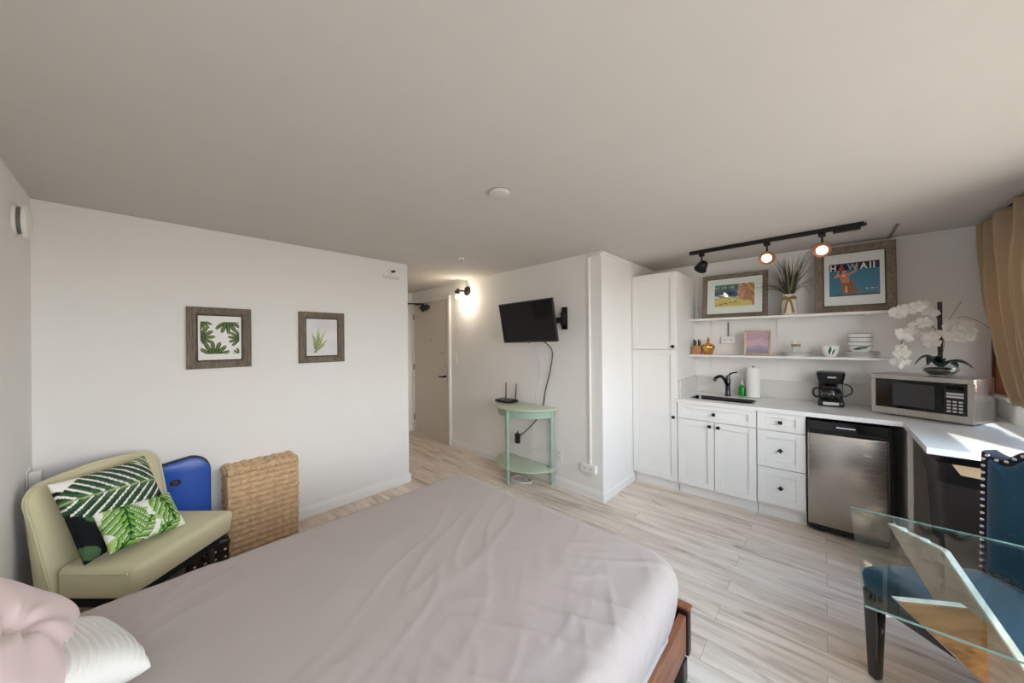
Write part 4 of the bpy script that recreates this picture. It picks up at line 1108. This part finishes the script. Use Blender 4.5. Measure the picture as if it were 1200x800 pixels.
# sheet draped over the mattress
bm = BM()
rr, Rc, top, dmax = .075, .09, .597, .31
ix0, ix1, iy0, iy1 = BX0+rr-.01, BX1+.012-rr, BY0+rr-.02, BY1+.02-rr
def drape(u, v):
    x = ix0-dmax-.02+(ix1-ix0+2*dmax+.04)*u; y = iy0-dmax-.02+(iy1-iy0+2*dmax+.04)*v
    cx = min(max(x, ix0+Rc), ix1-Rc); cy = min(max(y, iy0+Rc), iy1-Rc)
    dx, dy = x-cx, y-cy; L = math.hypot(dx, dy)
    if L > 1e-9: nx, ny = dx/L, dy/L
    else: nx = ny = 0
    d = L-Rc
    if d <= 0: p = Vector((x, y, top)); n = Vector((0, 0, 1)); e = max(0, 1+d/.10)
    else:
        d = min(d, dmax); q = rr*PI/2
        if d < q: a = d/rr; h, z = rr*math.sin(a), rr*(1-math.cos(a)); n = Vector((nx*math.sin(a), ny*math.sin(a), math.cos(a)))
        else: h, z = rr-.045*((d-q)/.19)**1.5, rr+(d-q); n = Vector((nx, ny, 0))
        p = Vector((cx+nx*(Rc+h), cy+ny*(Rc+h), top-z)); e = 1
    # folds
    wx, wy = p.x, p.y
    def ridge(X, Y, Z, p=5): return (1-min(1, abs(noise.noise(Vector((X, Y, Z))))*2.2))**p
    m1 = noise.noise(Vector((wx*1.8, wy*1.5, .3)))*.006
    right = max(0, min(1, (wx+1.15)/.6)); left = max(0, 1-abs((wx+1.35)/.5))*max(0, 1-abs((wy-.8)/.6))
    mk = max(0, noise.noise(Vector((wx*2.3, wy*2.1, 6.6)))+.45)
    c1, s1 = math.cos(.55), math.sin(.55); a_, b_ = wx*c1+wy*s1, -wx*s1+wy*c1
    m2 = right*mk*ridge(a_*2.4, b_*9.5, 2.1)*.012+right*.5*ridge(a_*9, b_*3.0, 5.2)*.008
    m3 = (.35+left)*mk*ridge(a_*9, b_*2.4, 7.7)*.008
    m4 = noise.noise(Vector((wx*9+wy*2, wy*7-wx*3, 4.4)))*.0018
    fold = m1+m2+m3+m4
    if d > 0:
        ar = wy if abs(nx) > abs(ny) else wx
        k = min(1, d/.15); fold = fold*(1-k)+k*(.012*noise.noise(Vector((ar*9, d*2, 9)))+.010*noise.noise(Vector((ar*22+d*6, d*3, 5))))
        fold = max(fold, -.010)
    near = max(0, 1-abs(wx-wy*.18+.62)/.5)
    return p+n*fold
V = grid(bm, 190, 230, drape)
bmesh.ops.remove_doubles(bm, verts=bm.verts, dist=.0008)
bs = obj('bed_sheet', bm, 'sheet', None, True, 0); m_ = bs.modifiers.new('thick', 'SOLIDIFY'); m_.thickness = .004; m_.offset = 1
# keep the hem at the mattress side, not on the floor
tag(bs, 'smooth taupe grey sheet spread over the whole bed', 'bed sheet')

def pillow(name, w, h, th, m, parent=None, n=34, pinch=.07, tuft=False, rib=0, pw=2.6, smooth=True):
    bm = BM()
    def f(side):
        def g(u, v):
            a, b = u*2-1, v*2-1
            # sample denser toward the rim
            a = math.sin(a*PI/2); b = math.sin(b*PI/2)
            e = max(0., (1-abs(a)**pw))*max(0., (1-abs(b)**pw))
            z = th/2*e**.42*side
            x = a*w/2*(1-pinch*(1-b*b)*0-pinch*.9*(1-abs(b)**2)*abs(a)); y = b*h/2*(1-pinch*.9*(1-abs(a)**2)*abs(b))
            if tuft and side > 0:
                r = math.hypot(x, y); an = math.atan2(y, x)
                z -= th*.36*math.exp(-(r/.035)**2)+.010*math.exp(-(r/.14)**2)*(1+math.cos(7*an+1.3*math.sin(2*an)))*(1-math.exp(-(r/.03)**2))
                z += .004*noise.noise(Vector((x*14, y*14, 1)))
            if rib and side > 0: z += rib*math.cos(2*PI*(y+.018*math.cos(x*9))/.0165)*min(1, e*3)
            z += .006*noise.noise(Vector((x*6, y*6, side*3+w*50)))*min(1, e*2)
            return Vector((x, y, z))
        return g
    grid(bm, n, n, f(1)); grid(bm, n, n, f(-1))
    bmesh.ops.remove_doubles(bm, verts=bm.verts, dist=.0006)
    return obj(name, bm, m, parent, smooth, 0)
def place(o, loc, nrm, upv):
    """orient local z to nrm, local y toward upv"""
    z = Vector(nrm).normalized(); y = (Vector(upv)-z*Vector(upv).dot(z)).normalized(); x = y.cross(z)
    m_ = Matrix((x, y, z)).transposed().to_4x4(); m_.translation = loc; o.matrix_world = m_
pk = thing('pillow', 'blush pink pillow with a tufted centre button at the head of the bed', 'pillow')
pillow('cover', .52, .32, .14, 'pink', pk, 60, tuft=True, pinch=.04)
bm = BM(); sphere(bm, (0, 0, .030), .014, 1, 1, .6); obj('button', bm, 'pink', pk, True)
place(pk, (-1.475, -.245, .805), (0, .74, .68), (0, -.7, .7))
wp_ = thing('pillow', 'white ribbed pillow leaning in front of the pink one', 'pillow')
pillow('cover', .33, .21, .11, 'white_rib', wp_, 130, rib=.004, pinch=.03, pw=3.4)
place(wp_, (-1.50, -.130, .690), (-.12, .42, .90), (.30, -.75, .5))

# ------------------------------------------------------------------ slipper chair
CA = R(42)
t = thing('slipper_chair', 'olive green armless slipper chair in the corner by the bed', 'armchair', (-2.955, -.050, 0), CA)
def rbox_loft(bm, rings): return loft(bm, rings)
# seat
bm = BM(); vs = box(bm, -.03, .375, -.295, .295, .275, .44, .035, seg=4)
for v in bm.verts:
    if v.co.z < .33 and v.co.x > .2: v.co.x -= .05*(1-(v.co.z-.275)/.06)
    if v.co.z > .40: v.co.z += .012*(1-(abs(v.co.y)/.3)**2)*(1-((v.co.x-.2)/.25)**2 if abs(v.co.x-.2) < .25 else 0)
obj('seat', bm, 'olive', t, True, 60)
bm = BM(); tube(bm, [(.0, -.296, .413), (.335, -.296, .413)], .005, 8); tube(bm, [(.0, .296, .413), (.335, .296, .413)], .005, 8); obj('seat_piping', bm, 'olive', t, True)
# backrest: outline in (y, s) swept between front and rear faces leaning back
def backface(off_lo, off_hi, hw_lo, hw_hi, z_lo, z_hi, inset=0., crown=0.):
    """ring of points round the back outline"""
    pts = []
    n = 8; r = .10
    def P(y, z):
        f = (z-z_lo)/(z_hi-z_lo)
        return Vector((off_lo+(off_hi-off_lo)*f, y, z))
    hw = lambda z: hw_lo+(hw_hi-hw_lo)*((z-z_lo)/(z_hi-z_lo))
    for k in range(7): z = z_lo+inset+(z_hi-r-z_lo-inset)*k/6; pts.append(P(hw(z)-inset, z))
    for k in range(1, n+1):
        a = PI/2*k/n; z = z_hi-r+(r-inset)*math.sin(a); pts.append(P(hw_hi-r+(r-inset)*math.cos(a), z+.0))
    for k in range(1, 6): y = (hw_hi-r)*(1-2*k/6); pts.append(P(y, z_hi-inset+crown*(1-(y/(hw_hi-r))**2)))
    for k in range(n+1):
        a = PI/2+PI/2*k/n; z = z_hi-r+(r-inset)*math.sin(a); pts.append(P(-(hw_hi-r)+(r-inset)*math.cos(a), z))
    for k in range(6, -1, -1): z = z_lo+inset+(z_hi-r-z_lo-inset)*k/6
    out = list(pts)
    for k in range(5, -1, -1): z = z_lo+inset+(z_hi-r-z_lo-inset)*k/6; out.append(P(-(hw(z)-inset), z))
    return out
cr = .02
bm = BM()
loft(bm, [backface(-.130, -.200, .285, .290, .25, .825, .0, cr), backface(-.04, -.175, .30, .318, .25, .842, 0, cr), backface(-.025, -.155, .295, .311, .255, .839, .004, cr), backface(-.012, -.140, .28, .293, .27, .831, .02, cr), backface(-.005, -.132, .25, .258, .30, .812, .05, cr)])
bkr = obj('backrest', bm, 'olive', t, True, 60)
bm = BM(); pth = backface(-.028, -.160, .298, .315, .255, .841, .002, cr); tube(bm, pth, .005, 8); obj('back_piping', bm, 'olive', t, True)
for yy, zz in ((-.19, .70), (0, .71), (.19, .70), (-.19, .55), (0, .56), (.19, .55)):
    bm = BM(); sphere(bm, (-.003-.127*(zz-.30)/.51, yy, zz), .014, .6, 1, 1, 12); obj('button', bm, 'olive', bkr, True)
bm = BM(); loft(bm, [backface(-.165, -.217, .26, .270, .16, .80, .0, cr), backface(-.133, -.203, .275, .285, .16, .815, 0, cr)]); obj('back_shade_panel', bm, 'blackcloth', t, True, 60)  # black panel added to darken the shaded gap behind the backrest
bm = BM(); box(bm, -.12, .30, -.27, .27, .225, .274, .01); obj('seat_base', bm, 'blackcloth', t)
for x, y in ((.26, -.23), (.26, .23), (-.08, -.23), (-.08, .23)):
    bm = BM(); cyl(bm, (x, y, .225), (x+(.02 if x > 0 else -.02), y, 0), .024, .014, 14); obj('leg', bm, 'darkwood', t, True)
cw = Matrix.Translation(t.location) @ Matrix.Rotation(CA, 4, 'Z')

# cushions (pattern printed on the cloth)
def rib_leaf(x, y, cx, cy, ang, L, wd, n, curve=.9):
    """palm leaf: returns (inside, rib phase 0..1, distance from the midrib)"""
    ca, sa = math.cos(ang), math.sin(ang); dx, dy = x-cx, y-cy
    a, b = dx*ca+dy*sa, -dx*sa+dy*ca
    if a < -.08*L or a > L: return None
    hw = wd*math.sin(PI*max(0, min(1, (a+.1*L)/(1.1*L))))**.6
    if abs(b) > hw: return None
    ph = (a-curve*abs(b)-.0)/L*n
    return (ph-math.floor(ph), abs(b)/max(hw, 1e-4), abs(b))
def cush_dark(c):
    x, y = c.x/.42+.5, c.y/.42+.5
    B_, W_, G1, G2, G3 = (14, 18, 20), (240, 240, 234), (36, 74, 50), (72, 104, 66), (140, 150, 106)
    if y < .20+.06*math.sin(x*9) and x > .18:
        h = rib_leaf(x, y, .35, .30, -1.75, .40, .13, 2.2)
        if h: return G1 if h[0] > .25 else W_
        return W_ if math.sin(x*14+1)+math.sin(y*26) > .2 else B_
    h = rib_leaf(x, y, .98, .62, PI-.12, 1.05, .34, 8.5, 1.15)
    if h:
        ph, ed, b = h
        if b < .012: return (150, 176, 120)
        if ph < .26: return W_
        if ph < .40: return B_
        if ph < .74: return G1 if ed > .25 else G2
        return B_ if ph > .88 else G2
    h = rib_leaf(x, y, .60, 1.12, -.25, .8, .26, 6, 1.1)
    if h:
        ph, ed, b = h
        return W_ if ph < .2 else B_ if ph < .32 else G3 if ph < .75 else G2
    if x < .32 and y > .78: return W_ if math.sin(x*11)+math.sin(y*19+1) > -.6 else B_
    return B_ if math.sin(x*21+y*9)+math.sin(y*17) < .9 else G2
def cush_light(c):
    x, y = c.x/.36+.5, c.y/.225+.5
    asp = .225/.36
    W_, G1, G2, G3, D = (238, 240, 228), (72, 134, 48), (116, 170, 66), (172, 200, 118), (30, 64, 34)
    for cx, cy, an, L, wd, n in ((.30, .95, -1.75, .62, .24, 5), (.78, 1.05, -1.5, .66, .23, 5), (.10, .02, .55, .62, .17, 5.5), (.62, -.02, .75, .45, .14, 4.5), (.98, .42, 2.6, .4, .13, 4)):
        h = rib_leaf(x, y*asp+(1-asp)*0, cx, cy*asp, an, L*.85, wd, n, 1.1)
        if h:
            ph, ed, b = h
            if b < .010: return D
            if ph < .16: return W_ if ed > .3 else D
            return G1 if ph < .42 else G2 if ph < .72 else G3 if ph < .9 else D
    return W_ if noise.noise(Vector((x*5, y*4, 2))) > -.12 else G3
def local(p): return cw @ Vector(p)
def ldir(p): return cw.to_3x3() @ Vector(p)
ck = thing('cushion', 'large square cushion printed with black, white and dark green palm leaves on the olive chair', 'cushion', group='leaf print cushions')
o = pillow('cover', .43, .43, .13, 'cushion', ck, 110); paint(o, cush_dark)
place(ck, local((.045, -.09, .655)), ldir((.93, .0, .42)), ldir((-.35, .0, 1)))
ck2 = thing('cushion', 'small oblong cushion printed with bright green leaves in front of the dark one', 'cushion', group='leaf print cushions')
o = pillow('cover', .36, .225, .10, 'cushion', ck2, 100); paint(o, cush_light)
place(ck2, local((.165, -.075, .560)), ldir((.80, .0, .62)), ldir((-.5, .16, 1)))

# blue board, crate, hamper, wall plug
t = thing('bodyboard', 'blue rounded board with black edging leaning on wall behind the olive chair', 'board', (-3.335, .215, 0), 0)
def board_out(ins):
    o_ = []; y0, y1, h_, r_ = -.155+ins, .13-ins, .735-ins, .11-ins*.6
    o_ += [(y0, .0+ins), (y1, .0+ins)]
    for k in range(9): a = PI/2*k/8; o_.append((y1-r_+r_*math.cos(a), h_-r_+r_*math.sin(a)))
    for k in range(9): a = PI/2+PI/2*k/8; o_.append((y0+r_*.5+r_*.5*math.cos(a), h_-.02-r_*.5+r_*.5*math.sin(a)))
    return o_
bm = BM(); loft(bm, [[Vector((x, y, z)) for y, z in board_out(i)] for x, i in ((.012, .012), (.004, .004), (.004, .0), (.040, .0), (.046, .004))]); obj('edging', bm, 'blackm', t, True, 40)
bm = BM(); loft(bm, [[Vector((x, y, max(z, .24))) for y, z in board_out(i)] for x, i in ((.046, .005), (.062, .006), (.070, .02))]); obj('deck', bm, 'blue', t, True, 40)
bm = BM(); loft(bm, [[Vector((x, y, min(z, .235))) for y, z in board_out(i)[:3]+[(board_out(i)[0][0], .235)]] for x, i in ((.046, .012), (.062, .014), (.068, .02))]); obj('lower_panel', bm, 'navy', t)
bm = BM(); lathe(bm, [(0, .018), (.014, .016), (.02, .008), (.02, 0), (0, 0)], seg=20)
for v in bm.verts: v.co = Vector((.070+v.co.z, -.055+v.co.x*1.4, .585+v.co.y))
obj('leash_plug', bm, 'brownknob', t, True)
t = thing('storage_crate', 'black crate with silver studs on the floor under the olive chair', 'crate', (-3.07, .30, 0), 0)
bm = BM(); box(bm, -.09, .09, -.105, .105, .004, .215, .012); obj('body', bm, 'black', t)
bm = BM(); box(bm, -.095, .095, -.11, .11, .18, .20, .006); obj('rim', bm, 'blackm', t)
for z in (.05, .10, .15):
    for y in (-.07, -.02, .03, .08):
        bm = BM(); sphere(bm, (.091, y, z), .009, .6, 1, 1, 10); obj('stud', bm, 'nail', t, True)
t = thing('wall_plug', 'white plug adapter on the wall behind the olive chair', 'plug', (-3.22, YB+.001, .79))
bm = BM(); box(bm, -.045, .045, 0, .006, -.06, .06, .003); obj('cover_plate', bm, 'wht', t)
bm = BM(); box(bm, -.03, .03, .006, .05, -.045, .045, .008); obj('adapter', bm, 'wht', t)

# wicker hamper
t = thing('wicker_hamper', 'tall lidded wicker hamper woven in natural tan beside the olive chair', 'basket', (-3.252, .640, 0), 0)
def weave(u, v, nu, nv, A=.022):
    a, b = u*nu, v*nv
    # horizontal strands over/under vertical ones
    i, j = math.floor(a), math.floor(b)
    s = 1 if (i+j) % 2 == 0 else -1
    h = math.sin(PI*(a-i))*s
    strand = math.sqrt(max(0, 1-((b-j)*2-1)**2))
    vert = math.sqrt(max(0, 1-((a-i)*2-1)**2))*.8
    return A*max(strand*(.55+.45*h), vert*(.55-.45*h)*math.sin(PI*(b-j))**.5)+.0025*noise.noise(Vector((a*1.7, b*1.7, 3)))
def panel(bm, o, ux, uz, n, w, h, nu, nv):
    o, ux, uz, n = map(Vector, (o, ux, uz, n))
    grid(bm, nu*9, nv*8, lambda u, v: o+ux*(w*u)+uz*(h*v)+n*weave(u, v, nu, nv))
hx, hy, hz = .096, .213, .575
bm = BM()
panel(bm, (hx, -hy, 0), (0, 1, 0), (0, 0, 1), (1, 0, 0), 2*hy, hz, 8, 14)
panel(bm, (-hx, -hy, 0), (1, 0, 0), (0, 0, 1), (0, -1, 0), 2*hx, hz, 4, 14)
panel(bm, (-hx, hy, 0), (1, 0, 0), (0, 0, 1), (0, 1, 0), 2*hx, hz, 4, 14)
box(bm, -hx, hx, -hy, hy, .001, hz, 0)
for a in (-1, 1):
    for b in (-1, 1): cyl(bm, (a*hx, b*hy, 0), (a*hx, b*hy, hz), .011, seg=10)
obj('body', bm, 'wicker', t, True, 60)
bm = BM()
box(bm, -hx-.008, hx+.008, -hy-.008, hy+.008, hz+.002, hz+.03, .008)
panel(bm, (-hx-.008, -hy-.008, hz+.028), (0, 1, 0), (1, 0, 0), (0, 0, 1), 2*hy+.016, 2*hx+.016, 9, 4)
panel(bm, (hx+.006, -hy-.008, hz+.002), (0, 1, 0), (0, 0, 1), (1, 0, 0), 2*hy+.016, .03, 14, 1)
panel(bm, (-hx-.008, -hy-.006, hz+.002), (1, 0, 0), (0, 0, 1), (0, -1, 0), 2*hx+.016, .03, 6, 1)
obj('lid', bm, 'wicker', t, True, 60)

# ------------------------------------------------------------------ glass dining table
t = thing('dining_table', 'glass topped dining table on crossed wooden boards at the lower right', 'table', (.49, 1.84, 0))
ox, oy = .49, 1.84
bm = BM(); box(bm, .082-ox, .905-ox, 1.44-oy, 2.24-oy, .735, .745, .002); gt = obj('glass_top', bm, ['tableglass', 'glassedge'], t)
for f in gt.data.polygons:
    if abs(f.normal.z) < .3: f.material_index = 1
def plank(name, base, dirv, poly, th, m, side=1):
    """vertical board: poly in (along, z), thickness th to the right of dirv"""
    d = Vector((*dirv, 0)).normalized(); n = Vector((d.y, -d.x, 0))*side; b = Vector(base)-Vector((ox, oy, 0))
    bm = BM(); A = [bm.verts.new(b+d*p+Vector((0, 0, z))) for p, z in poly]; Bv = [bm.verts.new(b+d*p+Vector((0, 0, z))+n*th) for p, z in poly]; k = len(poly)
    f = bm.faces.new(A); f.material_index = 0; f = bm.faces.new(Bv[::-1]); f.material_index = 0
    for i in range(k): f = bm.faces.new((A[i], A[(i+1) % k], Bv[(i+1) % k], Bv[i])); f.material_index = 1
    es = [e for e in bm.edges]; bmesh.ops.bevel(bm, geom=es, offset=.0025, segments=2, affect='EDGES')
    return obj(name, bm, m, t)
plank('crossed_board', (.192, 2.178, 0), (.66, -.75), [(0, .728), (.193, .728), (.80, .0), (.585, .0)], .03, ['tablewash', 'tablesunlit'], -1)
plank('crossed_board', (.183, 1.80, 0), (.84, .54), [(0, .60), (.21, .60), (.81, .0), (.60, .0)], .03, ['tablewood', 'tablesunlit'], -1)
bm = BM()
for x, y in ((.235, 2.145), (.285, 2.085)): cyl(bm, (x-ox, y-oy, .7285), (x-ox, y-oy, .7345), .014, seg=16)
obj('glass_pads', bm, 'wht', t)

# ------------------------------------------------------------------ teal dining chair
t = thing('dining_chair', 'teal upholstered dining chair with silver nailhead trim behind the glass table', 'chair', (.515, 2.268, 0), R(-43))
hw = .197
out = [(-hw, .50), (hw, .50)]
half = [(.197, 1.015), (.190, 1.022), (.168, 1.010), (.150, 1.004), (.130, 1.006), (.112, 1.016), (.098, 1.032), (.084, 1.045), (.064, 1.053), (.03, 1.060), (0, 1.062)]
shape = [(-hw, .50), (hw, .50), (hw, .75)]+half+[(-x, z) for x, z in half[::-1][1:]]+[(-hw, .75)]
yb = .20
def sgrow(s, dz=0): return [(x*(1-s/hw), .50+(z-.50)*(1-s/.5)) for x, z in shape]
def lean(x, y, z): return Vector((x, y+.10*max(0, z-.5)**1.0*.3, z))
bm = BM(); loft(bm, [[lean(x, y, z) for x, z in sgrow(s)] for y, s in ((yb+.055, .012), (yb+.062, .0), (yb+.0, .0), (yb-.012, .006), (yb-.012, .028), (yb-.006, .030))]); bk_ = obj('backrest', bm, 'navyt', t, True, 40)
bm = BM(); loft(bm, [[lean(x, y, z) for x, z in sgrow(s)] for y, s in ((yb-.004, .027), (yb-.020, .031), (yb-.030, .05), (yb-.034, .09))]); obj('back_pad', bm, 'teal', t, True, 50)
ring = [Vector((x, z, 0)) for x, z in sgrow(.014)]
# nailheads evenly along the border
L_ = []; pts = [ring[1]]+ring[2:]+[ring[0]]
acc = 0.; step = .030; 
for a, b in zip(pts, pts[1:]):
    d_ = (b-a).length; s_ = step-acc if acc > 0 else 0
    while s_ <= d_: L_.append(a+(b-a)*(s_/d_)); s_ += step
    acc = (acc+d_) % step
nail0 = None
for p in L_:
    if nail0 is None:
        bm = BM(); sphere(bm, (0, 0, 0), .0075, 1, .55, 1, 10); nail0 = obj('nailhead', bm, 'nail', bk_, True); n_ = nail0
    else:
        n_ = nail0.copy(); COL.objects.link(n_); n_.parent = bk_
    n_.location = lean(p.x, yb-.014, p.y)
for xx in (-.085, .085):
    for zz in (.70, .86):
        bm = BM(); sphere(bm, lean(xx, yb-.034, zz), .010, 1, .5, 1, 10); obj('tuft_button', bm, 'teal', t, True)
bm = BM()
def srow(z, g): return [Vector((x, y, z)) for x, y in chamfer([(-.268+g, -.305+g), (.268-g, -.305+g), (.205-g, .185-g), (-.205+g, .185-g)], .035)]
def chamfer(P, r):
    out = []; n = len(P)
    for i in range(n):
        p, a, b = Vector(P[i]), Vector(P[i-1]), Vector(P[(i+1) % n])
        q0 = p+(a-p).normalized()*r; q1 = p+(b-p).normalized()*r
        for k in range(6): t_ = k/5; out.append(tuple(q0*(1-t_)**2+p*2*t_*(1-t_)+q1*t_*t_))
    return out
loft(bm, [srow(.40, .004), srow(.405, 0), srow(.455, -.004), srow(.478, .0), srow(.492, .012), srow(.499, .035), srow(.503, .09)])
obj('seat', bm, 'teal', t, True, 50)
bm = BM(); loft(bm, [srow(.345, .012), srow(.399, .006)]); obj('seat_rail', bm, 'darkwood', t)
for x in (-.236, .236):
    bm = BM(); vs = box(bm, x-.03, x+.03, -.300, -.240, 0, .399, .012, seg=3)
    for v in vs:
        k = .62+.38*min(1, v.co.z/.36); v.co.x = x+(v.co.x-x)*k; v.co.y = -.27+(v.co.y+.27)*k
    obj('leg', bm, 'darkwood', t, True, 40)
for x in (-.165, .165):
    bm = BM(); tube(bm, smoothpath([(x, .225, .52), (x, .215, .37), (x, .235, .18), (x, .275, .012)]), .021, 10, taper=.8); obj('leg', bm, 'darkwood', t, True)

# ------------------------------------------------------------------ trash bin
t = thing('trash_bin', 'dark brown plastic trash bin tucked beneath the counter end', 'bin', (.66, 3.12, 0))
def rr3(a, b, z, r=.04): return rrect(a, b, r, z)
bm = BM(); loft(bm, [rr3(.165, .14, .0), rr3(.172, .148, .01), rr3(.205, .18, .74), rr3(.205, .18, .76), rr3(.196, .17, .76), rr3(.16, .135, .03)]); obj('body', bm, 'bin', t, True, 40)
bm = BM(); loft(bm, [rr3(.214, .188, .745), rr3(.218, .192, .755), rr3(.218, .192, .852), rr3(.20, .175, .868), rr3(.12, .10, .872)]); l_ = obj('lid', bm, 'black', t, True, 40)
bm = BM(); prism(bm, [(-.165, .851), (-.135, .800), (-.035, .793), (-.030, .850)], 'y', -.1975, -.193); obj('lid_label', bm, 'paperbag', l_)

# ------------------------------------------------------------------ curtain
bm = BM()
def curt(u, v):
    z = 2.325-(2.325-1.13)*v
    yl = 4.13-.06*v-.52*v**2.2; yr = 3.0-.08*v
    y = yl+(yr-yl)*u
    g = .55+.45*(1-v)
    ph = u*2*PI*8.5+.7*math.sin(v*2.5+u*9)
    x = .848+.055*math.sin(ph)*(.7+.3*math.sin(u*31+v*2))+.012*noise.noise(Vector((u*9, v*4, 0)))-.03*math.sin(PI*v)*u
    return Vector((min(x, .912), y+.012*math.cos(ph), z))
grid(bm, 190, 40, curt)
cur = obj('curtain', bm, 'curtain', None, True, 0); m_ = cur.modifiers.new('thick', 'SOLIDIFY'); m_.thickness = .003
tag(cur, 'tan pleated curtain drawn aside at the kitchen window', 'curtain')
bm = BM(); cyl(bm, (.862, .2, 2.345), (.862, 4.17, 2.345), .011, seg=14); 
for y in (.3, 2.2, 4.14): cyl(bm, (.862, y, 2.345), (.938, y, 2.345), .007, seg=10)
tag(obj('curtain_rod', bm, 'blackm', None, True), 'dark curtain rod along the top of the window wall', 'curtain rod')

# ------------------------------------------------------------------ camera
cam = bpy.data.cameras.new('camera'); co = bpy.data.objects.new('camera', cam); COL.objects.link(co)
cam.sensor_width = 36; cam.lens = 12.0; cam.clip_start = .02; cam.shift_y = -.7/1200
m_ = Matrix.Rotation(R(42.5), 4, 'Z') @ Matrix.Rotation(PI/2, 4, 'X') @ Matrix.Rotation(R(-.5), 4, 'Z')
m_.translation = (0, 0, 1.53); co.matrix_world = m_; scene.camera = co

# ------------------------------------------------------------------ light
w_ = bpy.data.worlds.new('world'); scene.world = w_; w_.use_nodes = True; nt = w_.node_tree; N, L = nt.nodes, nt.links
bg = N['Background']; tc = N.new('ShaderNodeTexCoord'); sp = N.new('ShaderNodeSeparateXYZ'); rp = N.new('ShaderNodeValToRGB')
L.new(tc.outputs['Generated'], sp.inputs[0])
mr = N.new('ShaderNodeMapRange'); mr.inputs['From Min'].default_value = -1; mr.inputs['From Max'].default_value = 1
L.new(sp.outputs['Z'], mr.inputs['Value']); L.new(mr.outputs[0], rp.inputs['Fac'])
el = rp.color_ramp.elements
el[0].position = .0; el[0].color = (.24, .22, .19, 1)
el[1].position = 1.; el[1].color = (.16, .42, .80, 1)
e = el.new(.485); e.color = (.42, .40, .37, 1)
e = el.new(.51); e.color = (1.0, .99, .965, 1)
e = el.new(.62); e.color = (.92, .955, 1.0, 1)
e = el.new(.8); e.color = (.58, .78, 1.0, 1)
L.new(rp.outputs['Color'], bg.inputs['Color']); bg.inputs['Strength'].default_value = 7.0
sun = bpy.data.lights.new('sun', 'SUN'); so = bpy.data.objects.new('sun', sun); COL.objects.link(so)
sun.energy = 4.5; sun.color = (1., .95, .88); sun.angle = R(.8)
so.rotation_euler = Vector((-.38, .57, -1.)).to_track_quat('-Z', 'Y').to_euler()
for nm, a, b, z0, z1 in WINS:
    pl = bpy.data.lights.new('window_portal', 'AREA'); po = bpy.data.objects.new('window_portal', pl); COL.objects.link(po)
    pl.shape = 'RECTANGLE'; pl.size = b-a; pl.size_y = z1-z0; pl.cycles.is_portal = True
    po.matrix_world = Matrix(((0, 0, 1, XW+.06), (1, 0, 0, (a+b)/2), (0, 1, 0, (z0+z1)/2), (0, 0, 0, 1)))
# the lamps of the room
for c, d in heads[1:]:
    s_ = bpy.data.lights.new('track_spot', 'SPOT'); so_ = bpy.data.objects.new('track_spot', s_); COL.objects.link(so_)
    s_.energy = 12; s_.spot_size = R(80); s_.spot_blend = .6; s_.color = (1, .88, .72); s_.shadow_soft_size = .035
    mw_ = Matrix.Translation(trk.location) @ trk.rotation_euler.to_matrix().to_4x4()
    so_.location = mw_ @ (c+d*.05); so_.rotation_euler = (mw_.to_3x3() @ d).to_track_quat('-Z', 'Y').to_euler()
p_ = bpy.data.lights.new('sconce_light', 'POINT'); po_ = bpy.data.objects.new('sconce_light', p_); COL.objects.link(po_)
p_.energy = 3.6; p_.color = (1, .86, .68); p_.shadow_soft_size = .03; q = onwall(sx(-3.64), .15, 2.09); po_.location = q

vs_ = scene.view_settings
vs_.view_transform = 'Standard'; vs_.look = 'None'; vs_.gamma = 1; vs_.use_curve_mapping = False; vs_.exposure = .58
scene.cycles.max_bounces = 14; scene.cycles.diffuse_bounces = 10; scene.cycles.glossy_bounces = 5; scene.cycles.transparent_max_bounces = 16
scene.cycles.use_denoising = True; scene.cycles.sample_clamp_indirect = 6
bpy.context.view_layer.update()
